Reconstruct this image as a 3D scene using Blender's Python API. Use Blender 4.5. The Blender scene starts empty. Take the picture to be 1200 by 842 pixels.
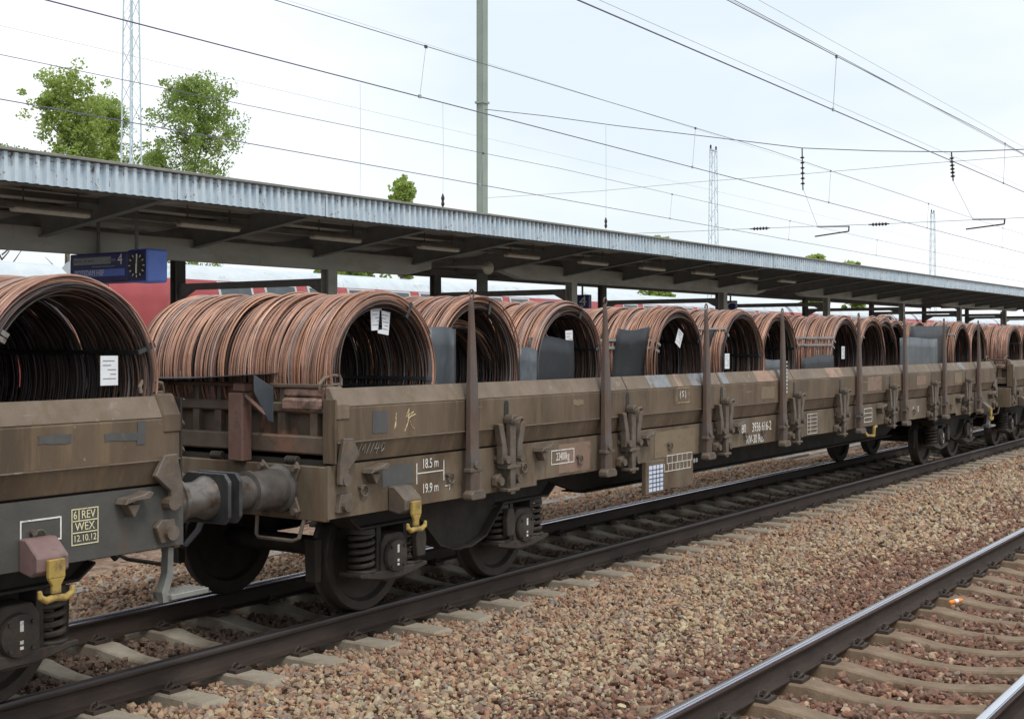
import bpy, bmesh, math, random
import numpy as np
from mathutils import Vector, Matrix
R = math.radians
rnd = random.Random(7)
scn = bpy.context.scene
COL = scn.collection

# ------------------------------------------------------------------ camera, sky, sun, exposure
# X runs along the tracks, Y away from the camera, Z = 0 is the rail top
CAM_H = 2.08
cd = bpy.data.cameras.new('camera'); cam = bpy.data.objects.new('camera', cd); COL.objects.link(cam)
cam.location = (0, 0, CAM_H); cam.rotation_euler = (R(90), 0, R(34.2 - 90))
cd.sensor_width = 36; cd.lens = 1497 / 1200 * 36; cd.shift_y = -17 / 1200
cd.clip_start = 0.05; cd.clip_end = 5000
scn.camera = cam

SUN_EL, SUN_AZ = R(58), R(205)          # azimuth measured clockwise from +Y
w = bpy.data.worlds.new('World'); scn.world = w; w.use_nodes = True
nt = w.node_tree; nt.nodes.clear()
out = nt.nodes.new('ShaderNodeOutputWorld'); bg = nt.nodes.new('ShaderNodeBackground')
sky = nt.nodes.new('ShaderNodeTexSky'); sky.sky_type = 'NISHITA'; sky.sun_disc = False
sky.sun_elevation = SUN_EL; sky.sun_rotation = SUN_AZ; sky.air_density = 1.2; sky.dust_density = 3
sm = nt.nodes.new('ShaderNodeVectorMath'); sm.operation = 'SCALE'; sm.inputs['Scale'].default_value = 0.085
nt.links.new(sky.outputs[0], sm.inputs[0])
tc = nt.nodes.new('ShaderNodeTexCoord'); mp = nt.nodes.new('ShaderNodeMapping'); mp.inputs['Scale'].default_value = (1.0, 1.0, 3.0)
nt.links.new(tc.outputs['Generated'], mp.inputs[0])
nz = nt.nodes.new('ShaderNodeTexNoise'); nz.inputs['Scale'].default_value = 1.6; nz.inputs['Detail'].default_value = 5; nz.inputs['Roughness'].default_value = .5
nt.links.new(mp.outputs[0], nz.inputs[0])
cr = nt.nodes.new('ShaderNodeValToRGB')
cr.color_ramp.elements[0].position = .36; cr.color_ramp.elements[0].color = (.61, .68, .725, 1)
cr.color_ramp.elements[1].position = .66; cr.color_ramp.elements[1].color = (.86, .875, .89, 1)
nt.links.new(nz.outputs['Fac'], cr.inputs[0])
mx = nt.nodes.new('ShaderNodeMix'); mx.data_type = 'RGBA'; mx.inputs['Factor'].default_value = .88
nt.links.new(sm.outputs[0], mx.inputs[6]); nt.links.new(cr.outputs[0], mx.inputs[7])
nt.links.new(mx.outputs[2], bg.inputs[0]); bg.inputs[1].default_value = 1.0
nt.links.new(bg.outputs[0], out.inputs[0])

sd = bpy.data.lights.new('sun', 'SUN'); sd.energy = 1.3; sd.angle = R(18); sd.color = (1, .96, .9)
sun = bpy.data.objects.new('sun', sd); COL.objects.link(sun)
sun_dir = Vector((math.sin(SUN_AZ) * math.cos(SUN_EL), math.cos(SUN_AZ) * math.cos(SUN_EL), math.sin(SUN_EL)))
sun.rotation_euler = (-sun_dir).to_track_quat('-Z', 'Y').to_euler()

vs = scn.view_settings
vs.view_transform = 'Standard'; vs.look = 'None'; vs.exposure = 0.55; vs.gamma = 1; vs.use_curve_mapping = False
scn.cycles.use_denoising = True
scn.cycles.max_bounces = 6; scn.cycles.diffuse_bounces = 3; scn.cycles.glossy_bounces = 3; scn.cycles.transparent_max_bounces = 6

# ------------------------------------------------------------------ materials
def mat(name, c1, c2=None, scale=6, rough=.7, metal=0, c3=None, s3=2.0, t3=.62, bump=0, bscale=60, spec=.4, stretch=(1, 1, 1), detail=6, w3=.06, w2=.18, island=None, coord='Object', streak=None, scratch=None, dent=0):
    """noise mix c1/c2, a second mask adding c3 (rust, dirt), fine bump; island = list of colours picked per loose piece"""
    m = bpy.data.materials.new(name); m.use_nodes = True
    n = m.node_tree.nodes; l = m.node_tree.links
    b = n['Principled BSDF']; b.inputs['Roughness'].default_value = rough; b.inputs['Metallic'].default_value = metal
    b.inputs['Specular IOR Level'].default_value = spec
    t = n.new('ShaderNodeTexCoord'); mpp = n.new('ShaderNodeMapping'); mpp.inputs['Scale'].default_value = stretch
    l.new(t.outputs[coord], mpp.inputs[0])
    def noise(s, d=detail, r=.6):
        k = n.new('ShaderNodeTexNoise'); k.inputs['Scale'].default_value = s; k.inputs['Detail'].default_value = d; k.inputs['Roughness'].default_value = r
        l.new(mpp.outputs[0], k.inputs[0]); return k
    def ramp(src, p0, p1, a, bb):
        k = n.new('ShaderNodeValToRGB'); e = k.color_ramp.elements
        e[0].position = max(0, p0); e[1].position = min(1, p1); e[0].color = (*a, 1); e[1].color = (*bb, 1)
        l.new(src, k.inputs[0]); return k
    def mixc(f, a, bb, mode='MIX'):
        k = n.new('ShaderNodeMix'); k.data_type = 'RGBA'; k.blend_type = mode
        if isinstance(f, float): k.inputs['Factor'].default_value = f
        else: l.new(f, k.inputs['Factor'])
        l.new(a, k.inputs[6]); l.new(bb, k.inputs[7]); return k.outputs[2]
    if island:
        g = n.new('ShaderNodeNewGeometry'); k = n.new('ShaderNodeValToRGB'); k.color_ramp.interpolation = 'LINEAR'
        e = k.color_ramp.elements
        while len(e) < len(island): e.new(.5)
        for i, c in enumerate(island): e[i].position = i / (len(island) - 1); e[i].color = (*c, 1)
        l.new(g.outputs['Random Per Island'], k.inputs[0]); col = k.outputs[0]
        if c2 is not None:
            nn = noise(scale); rr = ramp(nn.outputs['Fac'], .5 - w2, .5 + w2, c1, c2)
            col = mixc(1.0, col, rr.outputs[0], 'MULTIPLY')
    else:
        nn = noise(scale); col = ramp(nn.outputs['Fac'], .5 - w2, .5 + w2, c1, c2 or c1).outputs[0]
    if c3 is not None:
        k3 = noise(s3, 8, .65); f = ramp(k3.outputs['Fac'], t3 - w3, t3 + w3, (0, 0, 0), (1, 1, 1))
        rg = n.new('ShaderNodeRGB'); rg.outputs[0].default_value = (*c3, 1)
        col = mixc(f.outputs[0], col, rg.outputs[0])
    for colr, st, sc_, th, wd in ([(streak, (7, 7, .55), 1.6, .60, .07)] if streak else []) + ([(scratch, (.5, .5, 14), 2.2, .715, .012), (scratch, (3, 3, 2), 5, .73, .015)] if scratch else []):
        mq = n.new('ShaderNodeMapping'); mq.inputs['Scale'].default_value = st; mq.inputs['Rotation'].default_value = (0, .12 if colr is scratch else 0, 0); l.new(t.outputs[coord], mq.inputs[0])
        kq = n.new('ShaderNodeTexNoise'); kq.inputs['Scale'].default_value = sc_; kq.inputs['Detail'].default_value = 5; kq.inputs['Roughness'].default_value = .6; l.new(mq.outputs[0], kq.inputs[0])
        fq = ramp(kq.outputs['Fac'], th - wd, th + wd, (0, 0, 0), (.5, .5, .5) if colr is streak else (.8, .8, .8)); rq = n.new('ShaderNodeRGB'); rq.outputs[0].default_value = (*colr, 1)
        col = mixc(fq.outputs[0], col, rq.outputs[0])
    l.new(col, b.inputs['Base Color'])
    rn = noise(scale * 2.3); mr = n.new('ShaderNodeMapRange'); mr.inputs[3].default_value = max(.05, rough - .12); mr.inputs[4].default_value = min(1, rough + .12)
    l.new(rn.outputs['Fac'], mr.inputs[0]); l.new(mr.outputs[0], b.inputs['Roughness'])
    if bump:
        bn = noise(bscale, 4); bp = n.new('ShaderNodeBump'); bp.inputs['Strength'].default_value = bump; bp.inputs['Distance'].default_value = .01
        l.new(bn.outputs['Fac'], bp.inputs['Height']); l.new(bp.outputs[0], b.inputs['Normal'])
        if dent:
            dn = noise(2.2, 1, .4); dp = n.new('ShaderNodeBump'); dp.inputs['Strength'].default_value = dent; dp.inputs['Distance'].default_value = .06
            l.new(dn.outputs['Fac'], dp.inputs['Height']); l.new(dp.outputs[0], bp.inputs['Normal'])
    return m

M = {}
M['side'] = mat('weathered_brown_paint', (.085, .059, .037), (.165, .118, .078), 2.4, .7, c3=(.070, .047, .031), s3=2.2, t3=.60, w3=.1, bump=.25, bscale=40, stretch=(1, 1, .35), streak=(.20, .135, .075), scratch=(.34, .27, .19), dent=.35)
M['sill'] = mat('brown_sill_paint', (.090, .069, .046), (.185, .142, .098), 2.6, .75, c3=(.085, .054, .032), s3=3.4, t3=.58, w3=.1, bump=.25, bscale=40, stretch=(1, 1, .5), streak=(.15, .082, .042), scratch=(.30, .25, .18), dent=.25)
M['sill_dark'] = mat('dark_sill_paint', (.060, .060, .056), (.092, .088, .078), 4, .7, c3=(.10, .065, .04), s3=3, t3=.66, bump=.2, bscale=40)
M['cap'] = mat('worn_top_edge_paint', (.135, .101, .073), (.20, .152, .113), 4, .65, c3=(.30, .27, .24), s3=4.5, t3=.66, bump=.25, bscale=50, streak=(.12, .085, .045), scratch=(.42, .38, .33), dent=.3)
M['post'] = mat('stanchion_paint', (.085, .055, .042), (.135, .093, .074), 7, .58, c3=(.085, .085, .088), s3=5, t3=.58, bump=.2, bscale=60, stretch=(1, 1, .4), streak=(.17, .085, .05), scratch=(.27, .24, .22))
M['iron'] = mat('greasy_iron', (.030, .025, .021), (.060, .048, .038), 9, .65, c3=(.075, .047, .03), s3=6, t3=.62, bump=.3, bscale=50)
M['latch'] = mat('latch_iron', (.085, .068, .052), (.15, .122, .098), 9, .55, c3=(.14, .078, .04), s3=8, t3=.60, bump=.3, bscale=70)
M['under'] = mat('underframe_grime', (.020, .017, .014), (.042, .034, .027), 5, .8, bump=.3, bscale=30)
M['wheel'] = mat('wheel_steel', (.028, .023, .019), (.050, .040, .032), 8, .6, metal=.2)
M['tread'] = mat('polished_tread', (.35, .34, .33), (.45, .44, .43), 8, .28, metal=1)
M['buffer'] = mat('buffer_steel', (.10, .095, .088), (.20, .18, .165), 6, .38, metal=.5, c3=(.085, .058, .04), s3=5, t3=.58)
M['plate'] = mat('buffer_plate_grease', (.040, .041, .045), (.085, .086, .09), 5, .42, metal=.3, c3=(.17, .155, .14), s3=4, t3=.66)
M['endwall'] = mat('end_wall_brown', (.085, .062, .045), (.135, .100, .074), 5, .75, c3=(.20, .105, .07), s3=3, t3=.62, bump=.3, bscale=40)
M['pink'] = mat('faded_pink_primer', (.26, .15, .115), (.36, .225, .18), 8, .7, c3=(.10, .07, .055), s3=5, t3=.55, bump=.3, bscale=40)
M['redpost'] = mat('faded_red_brown', (.135, .070, .055), (.20, .115, .092), 6, .7, c3=(.08, .058, .046), s3=6, t3=.58)
M['yellow'] = mat('yellow_paint', (.34, .23, .055), (.44, .315, .095), 10, .65, c3=(.14, .085, .04), s3=9, t3=.56, w3=.1)
M['purple'] = mat('hook_bracket_paint', (.17, .105, .098), (.22, .145, .135), 8, .6, c3=(.10, .08, .07), s3=6, t3=.6)
M['step'] = mat('galvanised_step', (.22, .22, .20), (.30, .30, .28), 10, .55, metal=.3, c3=(.10, .075, .05), s3=7, t3=.62)
M['white'] = mat('white_stencil', (.66, .65, .60), (.78, .77, .74), 20, .8, c3=(.25, .19, .13), s3=26, t3=.62)
M['cream'] = mat('cream_stencil', (.66, .60, .36), (.75, .70, .46), 20, .8, c3=(.20, .16, .1), s3=26, t3=.64)
M['chalk'] = mat('chalk_marks', (.50, .40, .20), (.60, .52, .34), 20, .9, c3=(.2, .15, .09), s3=30, t3=.55)
M['patch'] = mat('grey_touch_up', (.070, .072, .072), (.095, .095, .092), 6, .7, c3=(.14, .10, .065), s3=9, t3=.64)
M['patch2'] = mat('ochre_touch_up', (.175, .132, .083), (.22, .168, .11), 6, .7, c3=(.16, .11, .07), s3=12, t3=.6)
M['patch3'] = mat('pink_touch_up', (.20, .13, .095), (.26, .172, .13), 6, .7, c3=(.16, .11, .07), s3=12, t3=.6)
M['strip_blue'] = mat('bluish_repaint', (.17, .18, .19), (.25, .265, .28), 8, .6, c3=(.16, .12, .09), s3=7, t3=.58)
M['strip_pink'] = mat('pinkish_repaint', (.27, .17, .12), (.34, .225, .165), 8, .6, c3=(.17, .13, .10), s3=7, t3=.58)
M['paper'] = mat('white_label_paper', (.72, .74, .78), (.80, .81, .83), 10, .6)
M['bluepaper'] = mat('bluish_note_paper', (.55, .62, .78), (.68, .72, .84), 6, .5)
M['ink'] = mat('printed_ink', (.12, .12, .15), (.20, .20, .23), 10, .6)
M['sheet'] = mat('black_mat', (.011, .013, .017), (.020, .024, .030), 5, .5, c3=(.034, .04, .046), s3=4, t3=.62, spec=.5, bump=.1, bscale=30)
M['sheet_grey'] = mat('slate_mat', (.050, .060, .072), (.080, .093, .107), 5, .4, c3=(.115, .13, .145), s3=3, t3=.64, spec=.5, bump=.1, bscale=30, stretch=(1, 1, .4))
WIRE = [(0.56, 0.364, 0.275), (0.27, 0.144, 0.101), (0.115, 0.073, 0.066), (0.47, 0.273, 0.187), (0.33, 0.268, 0.253), (0.155, 0.08, 0.055), (0.38, 0.203, 0.134), (0.44, 0.241, 0.16), (0.22, 0.112, 0.079), (0.42, 0.225, 0.143), (0.5, 0.294, 0.204), (0.34, 0.177, 0.116), (0.16, 0.107, 0.101), (0.45, 0.251, 0.165), (0.28, 0.155, 0.127)]
M['wire'] = mat('mill_scale_wire', (.78, .77, .77), (1.22, 1.2, 1.2), 5, .40, metal=.2, island=WIRE, spec=.5)
M['wire_inner'] = mat('unrusted_mill_scale_wire', (.8, .8, .8), (1.2, 1.2, 1.2), 5, .45, metal=.3, island=[(.030, .024, .022), (.10, .058, .042), (.075, .070, .074), (.045, .030, .025), (.16, .088, .062), (.040, .036, .040), (.085, .048, .036), (.17, .165, .17), (.055, .036, .030), (.13, .070, .050), (.036, .028, .026)], spec=.5)  # less rusted mill scale, darkened further to paint shade inside the coil openings
M['strap'] = mat('steel_strap', (.19, .19, .185), (.32, .315, .30), 9, .4, metal=.6, c3=(.15, .10, .07), s3=9, t3=.6)
M['strap_dark'] = mat('dark_steel_strap', (.035, .04, .045), (.07, .075, .08), 9, .4, metal=.5)
M['rail'] = mat('rusty_rail_side', (.030, .020, .015), (.052, .035, .027), 9, .75, bump=.3, bscale=50, stretch=(.3, 1, 1))
M['railtop'] = mat('polished_rail_head', (.78, .78, .82), (.90, .90, .93), 1, .24, metal=1, stretch=(.1, 1, 1), detail=1)
M['railedge'] = mat('worn_rail_edge', (.42, .41, .48), (.54, .53, .60), 2, .25, metal=1, stretch=(.1, 1, 1))
M['railtop_dull'] = mat('greasy_rail_head', (.045, .038, .036), (.085, .075, .072), 3, .45, metal=.6, stretch=(.15, 6, 1))
M['clip'] = mat('fastening_iron', (.040, .029, .023), (.070, .052, .042), 20, .7)
M['sleeper_rusty'] = mat('rust_stained_concrete', (.165, .115, .073), (.255, .188, .13), 6, .9, c3=(.13, .085, .05), s3=3.5, t3=.58, w3=.12, bump=.6, bscale=90)
M['sleeper'] = mat('old_concrete', (.28, .245, .19), (.41, .365, .295), 7, .9, c3=(.15, .105, .07), s3=3.5, t3=.58, w3=.12, bump=.6, bscale=90)
STONE = [(0.195, 0.112, 0.077), (0.348, 0.208, 0.136), (0.401, 0.289, 0.197), (0.264, 0.141, 0.096), (0.432, 0.32, 0.219), (0.253, 0.214, 0.18), (0.379, 0.219, 0.136), (0.454, 0.353, 0.246), (0.221, 0.145, 0.109), (0.316, 0.283, 0.246), (0.411, 0.262, 0.164)]
STONE_Y = [(0.308, 0.234, 0.145), (0.432, 0.343, 0.219), (0.37, 0.311, 0.208), (0.483, 0.401, 0.261), (0.339, 0.239, 0.145), (0.41, 0.374, 0.281), (0.462, 0.352, 0.219), (0.277, 0.244, 0.182), (0.513, 0.447, 0.312), (0.37, 0.26, 0.161)]
STONE2 = [(0.116, 0.068, 0.05), (0.204, 0.108, 0.076), (0.171, 0.108, 0.083), (0.248, 0.135, 0.096), (0.144, 0.098, 0.08), (0.287, 0.17, 0.123), (0.193, 0.09, 0.062), (0.221, 0.165, 0.137)]
M['stone'] = mat('ballast_stone', (.78, .76, .74), (1.1, 1.08, 1.06), 25, .88, island=STONE, spec=.25)
M['stone_tan'] = mat('tan_ballast_stone', (.78, .76, .74), (1.1, 1.08, 1.06), 25, .88, island=STONE_Y, spec=.25)
M['stone_rust'] = mat('rusty_ballast_stone', (.78, .76, .74), (1.1, 1.08, 1.06), 25, .88, island=STONE2, spec=.25)
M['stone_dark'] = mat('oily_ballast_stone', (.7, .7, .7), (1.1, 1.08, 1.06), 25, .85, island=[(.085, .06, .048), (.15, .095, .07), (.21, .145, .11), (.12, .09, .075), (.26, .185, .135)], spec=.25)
M['concrete'] = mat('grey_concrete', (.24, .23, .205), (.33, .32, .29), 4, .88, c3=(.16, .15, .13), s3=2, t3=.6, bump=.3, bscale=40)
M['girder'] = mat('dull_grey_girder_paint', (.30, .295, .26), (.38, .37, .33), 3, .7, c3=(.28, .26, .22), s3=2, t3=.6, stretch=(.4, 1, 1))
M['rafter'] = mat('dark_grey_steel_paint', (.13, .13, .122), (.18, .177, .165), 4, .65, c3=(.11, .07, .045), s3=4, t3=.67)
M['deck'] = mat('roof_sheet_underside', (.33, .30, .255), (.41, .37, .32), 3, .7, c3=(.085, .06, .042), s3=1.5, t3=.6, stretch=(.3, 1, 1))
M['fascia'] = mat('blue_white_corrugated_steel', (.48, .58, .66), (.62, .70, .76), 4, .5, metal=.1, c3=(.19, .14, .11), s3=11, t3=.635, w3=.03, stretch=(1, 1, .6))
M['capping'] = mat('grey_roof_edge', (.20, .20, .185), (.27, .265, .24), 5, .7)
M['lamp_body'] = mat('lamp_housing', (.10, .085, .07), (.14, .12, .10), 6, .6)
M['lamp_lens'] = mat('unlit_lamp_diffuser', (.42, .37, .30), (.52, .47, .40), 8, .4)
M['blue'] = mat('dark_blue_sign_paint', (.010, .020, .105), (.016, .028, .14), 4, .4, spec=.5)
M['bluelight'] = mat('blue_sign_side', (.10, .185, .58), (.13, .22, .66), 4, .45)
M['screen'] = mat('grey_display_panel', (.20, .235, .235), (.25, .285, .28), 8, .3)
M['black'] = mat('black_paint', (.012, .012, .014), (.02, .02, .022), 6, .4)
M['red'] = mat('red_coach_paint', (.34, .060, .063), (.41, .082, .086), 1.2, .45, c3=(.34, .12, .12), s3=.8, t3=.62)
M['coachroof'] = mat('light_grey_coach_roof', (.48, .54, .58), (.60, .65, .68), 1.5, .5, c3=(.36, .38, .39), s3=1.2, t3=.62)
M['glass'] = mat('dark_coach_glass', (.045, .06, .068), (.08, .10, .11), 2, .12, spec=.7)
M['silver'] = mat('window_band_grey', (.45, .48, .5), (.55, .57, .58), 3, .4)
M['mast'] = mat('green_grey_mast_paint', (.24, .29, .25), (.30, .345, .305), 2, .6)
M['lattice'] = mat('pale_blue_galvanised', (.50, .60, .66), (.60, .69, .74), 3, .5, metal=.2)
M['cable'] = mat('overhead_copper', (.11, .095, .17), (.15, .13, .22), 3, .5)
M['thinwire'] = mat('thin_steel_wire', (.30, .31, .34), (.38, .39, .42), 3, .5)
M['insul'] = mat('brown_insulator', (.030, .018, .022), (.05, .03, .035), 5, .3)
M['bark'] = mat('tree_bark', (.11, .095, .075), (.19, .17, .14), 8, .9)
M['leaf'] = mat('poplar_leaf', (.85, .9, .8), (1.12, 1.1, 1.0), 3, .6, island=[(.28, .38, .09), (.37, .47, .13), (.43, .52, .18), (.31, .41, .10), (.47, .54, .23)], spec=.3)
M['leaf_dark'] = mat('dark_leaf', (.85, .9, .8), (1.12, 1.1, 1.0), 3, .6, island=[(.20, .29, .07), (.27, .37, .10), (.34, .43, .14), (.22, .32, .08), (.38, .46, .19)], spec=.3)
for k in ('leaf', 'leaf_dark'):
    b = M[k].node_tree.nodes['Principled BSDF']
    b.inputs['Transmission Weight'].default_value = 0; b.inputs['Subsurface Weight'].default_value = 0
    tr = M[k].node_tree.nodes.new('ShaderNodeBsdfTranslucent'); ms = M[k].node_tree.nodes.new('ShaderNodeMixShader'); ms.inputs[0].default_value = .5
    M[k].node_tree.links.new(b.inputs['Base Color'].links[0].from_socket, tr.inputs[0])
    M[k].node_tree.links.new(b.outputs[0], ms.inputs[1]); M[k].node_tree.links.new(tr.outputs[0], ms.inputs[2])
    M[k].node_tree.links.new(ms.outputs[0], M[k].node_tree.nodes['Material Output'].inputs[0])
M['orange'] = mat('orange_plastic', (.75, .22, .03), (.85, .30, .06), 20, .4)
M['asphalt'] = mat('platform_paving', (.34, .33, .31), (.42, .41, .385), 8, .9)
# trackbed: stones seen as a fine pattern where they are too far to be built
def trackbed_material():
    m = bpy.data.materials.new('trackbed_gravel'); m.use_nodes = True; n = m.node_tree.nodes; l = m.node_tree.links
    b = n['Principled BSDF']; b.inputs['Roughness'].default_value = .9; b.inputs['Specular IOR Level'].default_value = .2
    t = n.new('ShaderNodeTexCoord'); v = n.new('ShaderNodeTexVoronoi'); v.inputs['Scale'].default_value = 17
    l.new(t.outputs['Object'], v.inputs['Vector'])
    s = n.new('ShaderNodeSeparateColor'); l.new(v.outputs['Color'], s.inputs[0])
    k = n.new('ShaderNodeValToRGB'); e = k.color_ramp.elements
    cs = [(.14, .09, .07), (.24, .155, .115), (.29, .22, .165), (.22, .13, .095), (.34, .265, .195), (.26, .18, .13)]
    while len(e) < len(cs): e.new(.5)
    for i, c in enumerate(cs): e[i].position = i / (len(cs) - 1); e[i].color = (*c, 1)
    l.new(s.outputs[0], k.inputs[0]); l.new(k.outputs[0], b.inputs['Base Color'])
    bp = n.new('ShaderNodeBump'); bp.inputs['Strength'].default_value = 1; bp.inputs['Distance'].default_value = .03; bp.invert = True
    l.new(v.outputs['Distance'], bp.inputs['Height']); l.new(bp.outputs[0], b.inputs['Normal'])
    return m
M['bed'] = trackbed_material()
M['ground'] = mat('dull_ground', (.12, .11, .075), (.19, .17, .12), .3, .95)

# ------------------------------------------------------------------ helpers
class MB:
    def __init__(s): s.v = []; s.f = []
    def add(s, v, f):
        o = len(s.v); s.v += [tuple(p) for p in v]; s.f += [tuple(i + o for i in q) for q in f]; return s
    def box(s, x0, x1, y0, y1, z0, z1):
        return s.add([(x0,y0,z0),(x1,y0,z0),(x1,y1,z0),(x0,y1,z0),(x0,y0,z1),(x1,y0,z1),(x1,y1,z1),(x0,y1,z1)],
                     [(0,3,2,1),(4,5,6,7),(0,1,5,4),(1,2,6,5),(2,3,7,6),(3,0,4,7)])
    def prism(s, poly, axis, a0, a1):
        n = len(poly)
        P = {'x': lambda p, a: (a, p[0], p[1]), 'y': lambda p, a: (p[0], a, p[1]), 'z': lambda p, a: (p[0], p[1], a)}[axis]
        v = [P(p, a0) for p in poly] + [P(p, a1) for p in poly]
        return s.add(v, [tuple(range(n)), tuple(range(2*n-1, n-1, -1))] + [(i, (i+1) % n, (i+1) % n + n, i + n) for i in range(n)])
    def tube(s, pts, r, n=8, closed=False, caps=True):
        pts = [Vector(p) for p in pts]; rs = r if isinstance(r, (list, tuple)) else [r] * len(pts)
        m = len(pts); v = []; f = []; up = None
        for i, p in enumerate(pts):
            if closed: d = pts[(i+1) % m] - pts[i-1]
            else: d = (pts[min(i+1, m-1)] - pts[max(i-1, 0)])
            d.normalize()
            if up is None:
                up = Vector((0, 0, 1)) if abs(d.z) < .9 else Vector((1, 0, 0))
            a = d.cross(up); a.normalize(); b = a.cross(d); b.normalize(); up = b
            for k in range(n):
                t = 2 * math.pi * k / n
                v.append(p + (a * math.cos(t) + b * math.sin(t)) * rs[i])
        for i in range(m if closed else m - 1):
            j = (i + 1) % m
            for k in range(n): f.append((i*n+k, i*n+(k+1) % n, j*n+(k+1) % n, j*n+k))
        if caps and not closed:
            f.append(tuple(range(n-1, -1, -1))); f.append(tuple((m-1)*n+k for k in range(n)))
        return s.add(v, f)
    def cyl(s, p0, p1, r0, r1=None, n=14): return s.tube([p0, p1], [r0, r0 if r1 is None else r1], n)
    def lathe(s, prof, c, axis='y', n=32):
        """prof: list of (radius, offset along axis)"""
        v = []; f = []; m = len(prof)
        for r, a in prof:
            for k in range(n):
                t = 2 * math.pi * k / n; x, z = r * math.cos(t), r * math.sin(t)
                v.append((c[0]+x, c[1]+a, c[2]+z) if axis == 'y' else ((c[0]+a, c[1]+x, c[2]+z) if axis == 'x' else (c[0]+x, c[1]+z, c[2]+a)))
        for i in range(m-1):
            for k in range(n): f.append((i*n+k, i*n+(k+1) % n, (i+1)*n+(k+1) % n, (i+1)*n+k))
        f.append(tuple(range(n))); f.append(tuple((m-1)*n+k for k in range(n-1, -1, -1)))
        return s.add(v, f)
    def build(s, name, m, parent=None, loc=None, bevel=0, smooth=False, kind=None):
        me = bpy.data.meshes.new(name); me.from_pydata(s.v, [], s.f)
        bm = bmesh.new(); bm.from_mesh(me); bmesh.ops.recalc_face_normals(bm, faces=bm.faces); bm.to_mesh(me); bm.free()
        return link(name, me, m, parent, loc, bevel, smooth, kind)

def link(name, me, m, parent=None, loc=None, bevel=0, smooth=False, kind=None):
    if m is not None: me.materials.append(M[m] if isinstance(m, str) else m)
    if smooth:
        me.polygons.foreach_set('use_smooth', [True] * len(me.polygons)); me.set_sharp_from_angle(angle=R(38))
    o = bpy.data.objects.new(name, me); COL.objects.link(o)
    if parent: o.parent = parent
    if loc: o.location = loc
    if bevel:
        b = o.modifiers.new('bevel', 'BEVEL'); b.width = bevel; b.segments = 1; b.limit_method = 'ANGLE'; b.angle_limit = R(40)
    if kind: o['kind'] = kind
    return o

def tag(o, label, cat, group=None, kind=None):
    o['label'] = label; o['category'] = cat
    if group: o['group'] = group
    if kind: o['kind'] = kind
    return o

def empty(name, loc=(0, 0, 0), parent=None):
    o = bpy.data.objects.new(name, None); COL.objects.link(o); o.location = loc; o.empty_display_size = .2
    if parent: o.parent = parent
    return o

def copy_tree(o, parent=None):
    c = o.copy(); COL.objects.link(c); c.parent = parent
    for ch in list(o.children): copy_tree(ch, c)
    return c

def inst(name, me, parent=None, loc=(0, 0, 0), rot=(0, 0, 0), scale=(1, 1, 1)):
    o = bpy.data.objects.new(name, me); COL.objects.link(o); o.location = loc; o.rotation_euler = rot; o.scale = scale
    if parent: o.parent = parent
    return o

def lettering(text, size, loc, m, parent, name='lettering', sx=1.0, shear=0):
    """flat lettering facing -Y"""
    cu = bpy.data.curves.new(name, 'FONT'); cu.body = text; cu.size = size; cu.extrude = .0006; cu.align_x = 'CENTER'; cu.align_y = 'CENTER'; cu.resolution_u = 3
    t = bpy.data.objects.new('tmp', cu); COL.objects.link(t)
    me = bpy.data.meshes.new_from_object(t.evaluated_get(bpy.context.evaluated_depsgraph_get()))
    bpy.data.objects.remove(t); bpy.data.curves.remove(cu)
    o = link(name, me, m, parent, loc); o.rotation_euler = (R(90), 0, 0); o.scale = (sx, 1, 1)
    return o

def frame_lines(x0, x1, z0, z1, y, wd=.008, extra=()):
    mb = MB(); h = wd / 2; t = .0012
    for (a, b, c, d) in [(x0-h, x1+h, z0-h, z0+h), (x0-h, x1+h, z1-h, z1+h), (x0-h, x0+h, z0+h, z1-h), (x1-h, x1+h, z0+h, z1-h)] + list(extra):
        mb.box(a, b, y - t, y, c, d)
    return mb

# photograph geometry in metres: s along X for an image column at lateral distance L
def S(px, L): return 2189 * L / (1617.5 - px) - .68 * L
def Z(px, py, L): return CAM_H + (404 - py) * L / (.827 * (1617.5 - px))

TRK1, TRK2, TRK3 = 7.40, 2.59, 12.30       # track centres: freight track, near track, empty track behind
G = .7535                                   # half gauge, rail centre

# ------------------------------------------------------------------ ground, trackbed, platform
MB().add([(-1500, -1500, -.55), (1500, -1500, -.55), (1500, 1500, -.55), (-1500, 1500, -.55)], [(0, 1, 2, 3)]).build('ground', 'ground', kind='structure')

def bed_h(L):
    """height of the ballast surface across the tracks"""
    P = [(-.2, -.20), (.9, -.215), (1.7, -.225), (1.83, -.236), (3.35, -.236), (3.45, -.195), (3.9, -.165), (4.7, -.18), (5.5, -.170), (5.95, -.185), (6.2, -.215), (6.65, -.235), (8.15, -.245), (8.5, -.20), (9.6, -.19), (13.2, -.22), (14, -.25)]
    return float(np.interp(L, [p[0] for p in P], [p[1] for p in P]))
mb = MB(); Ls = np.arange(-.2, 13.85, .15); xs = [-40, 260]
n = len(Ls); v = [(x, L, bed_h(L) - .035) for x in xs for L in Ls]
mb.add(v, [(i, i+1, n+i+1, n+i) for i in range(n-1)]).build('trackbed', 'bed', kind='structure')

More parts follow.
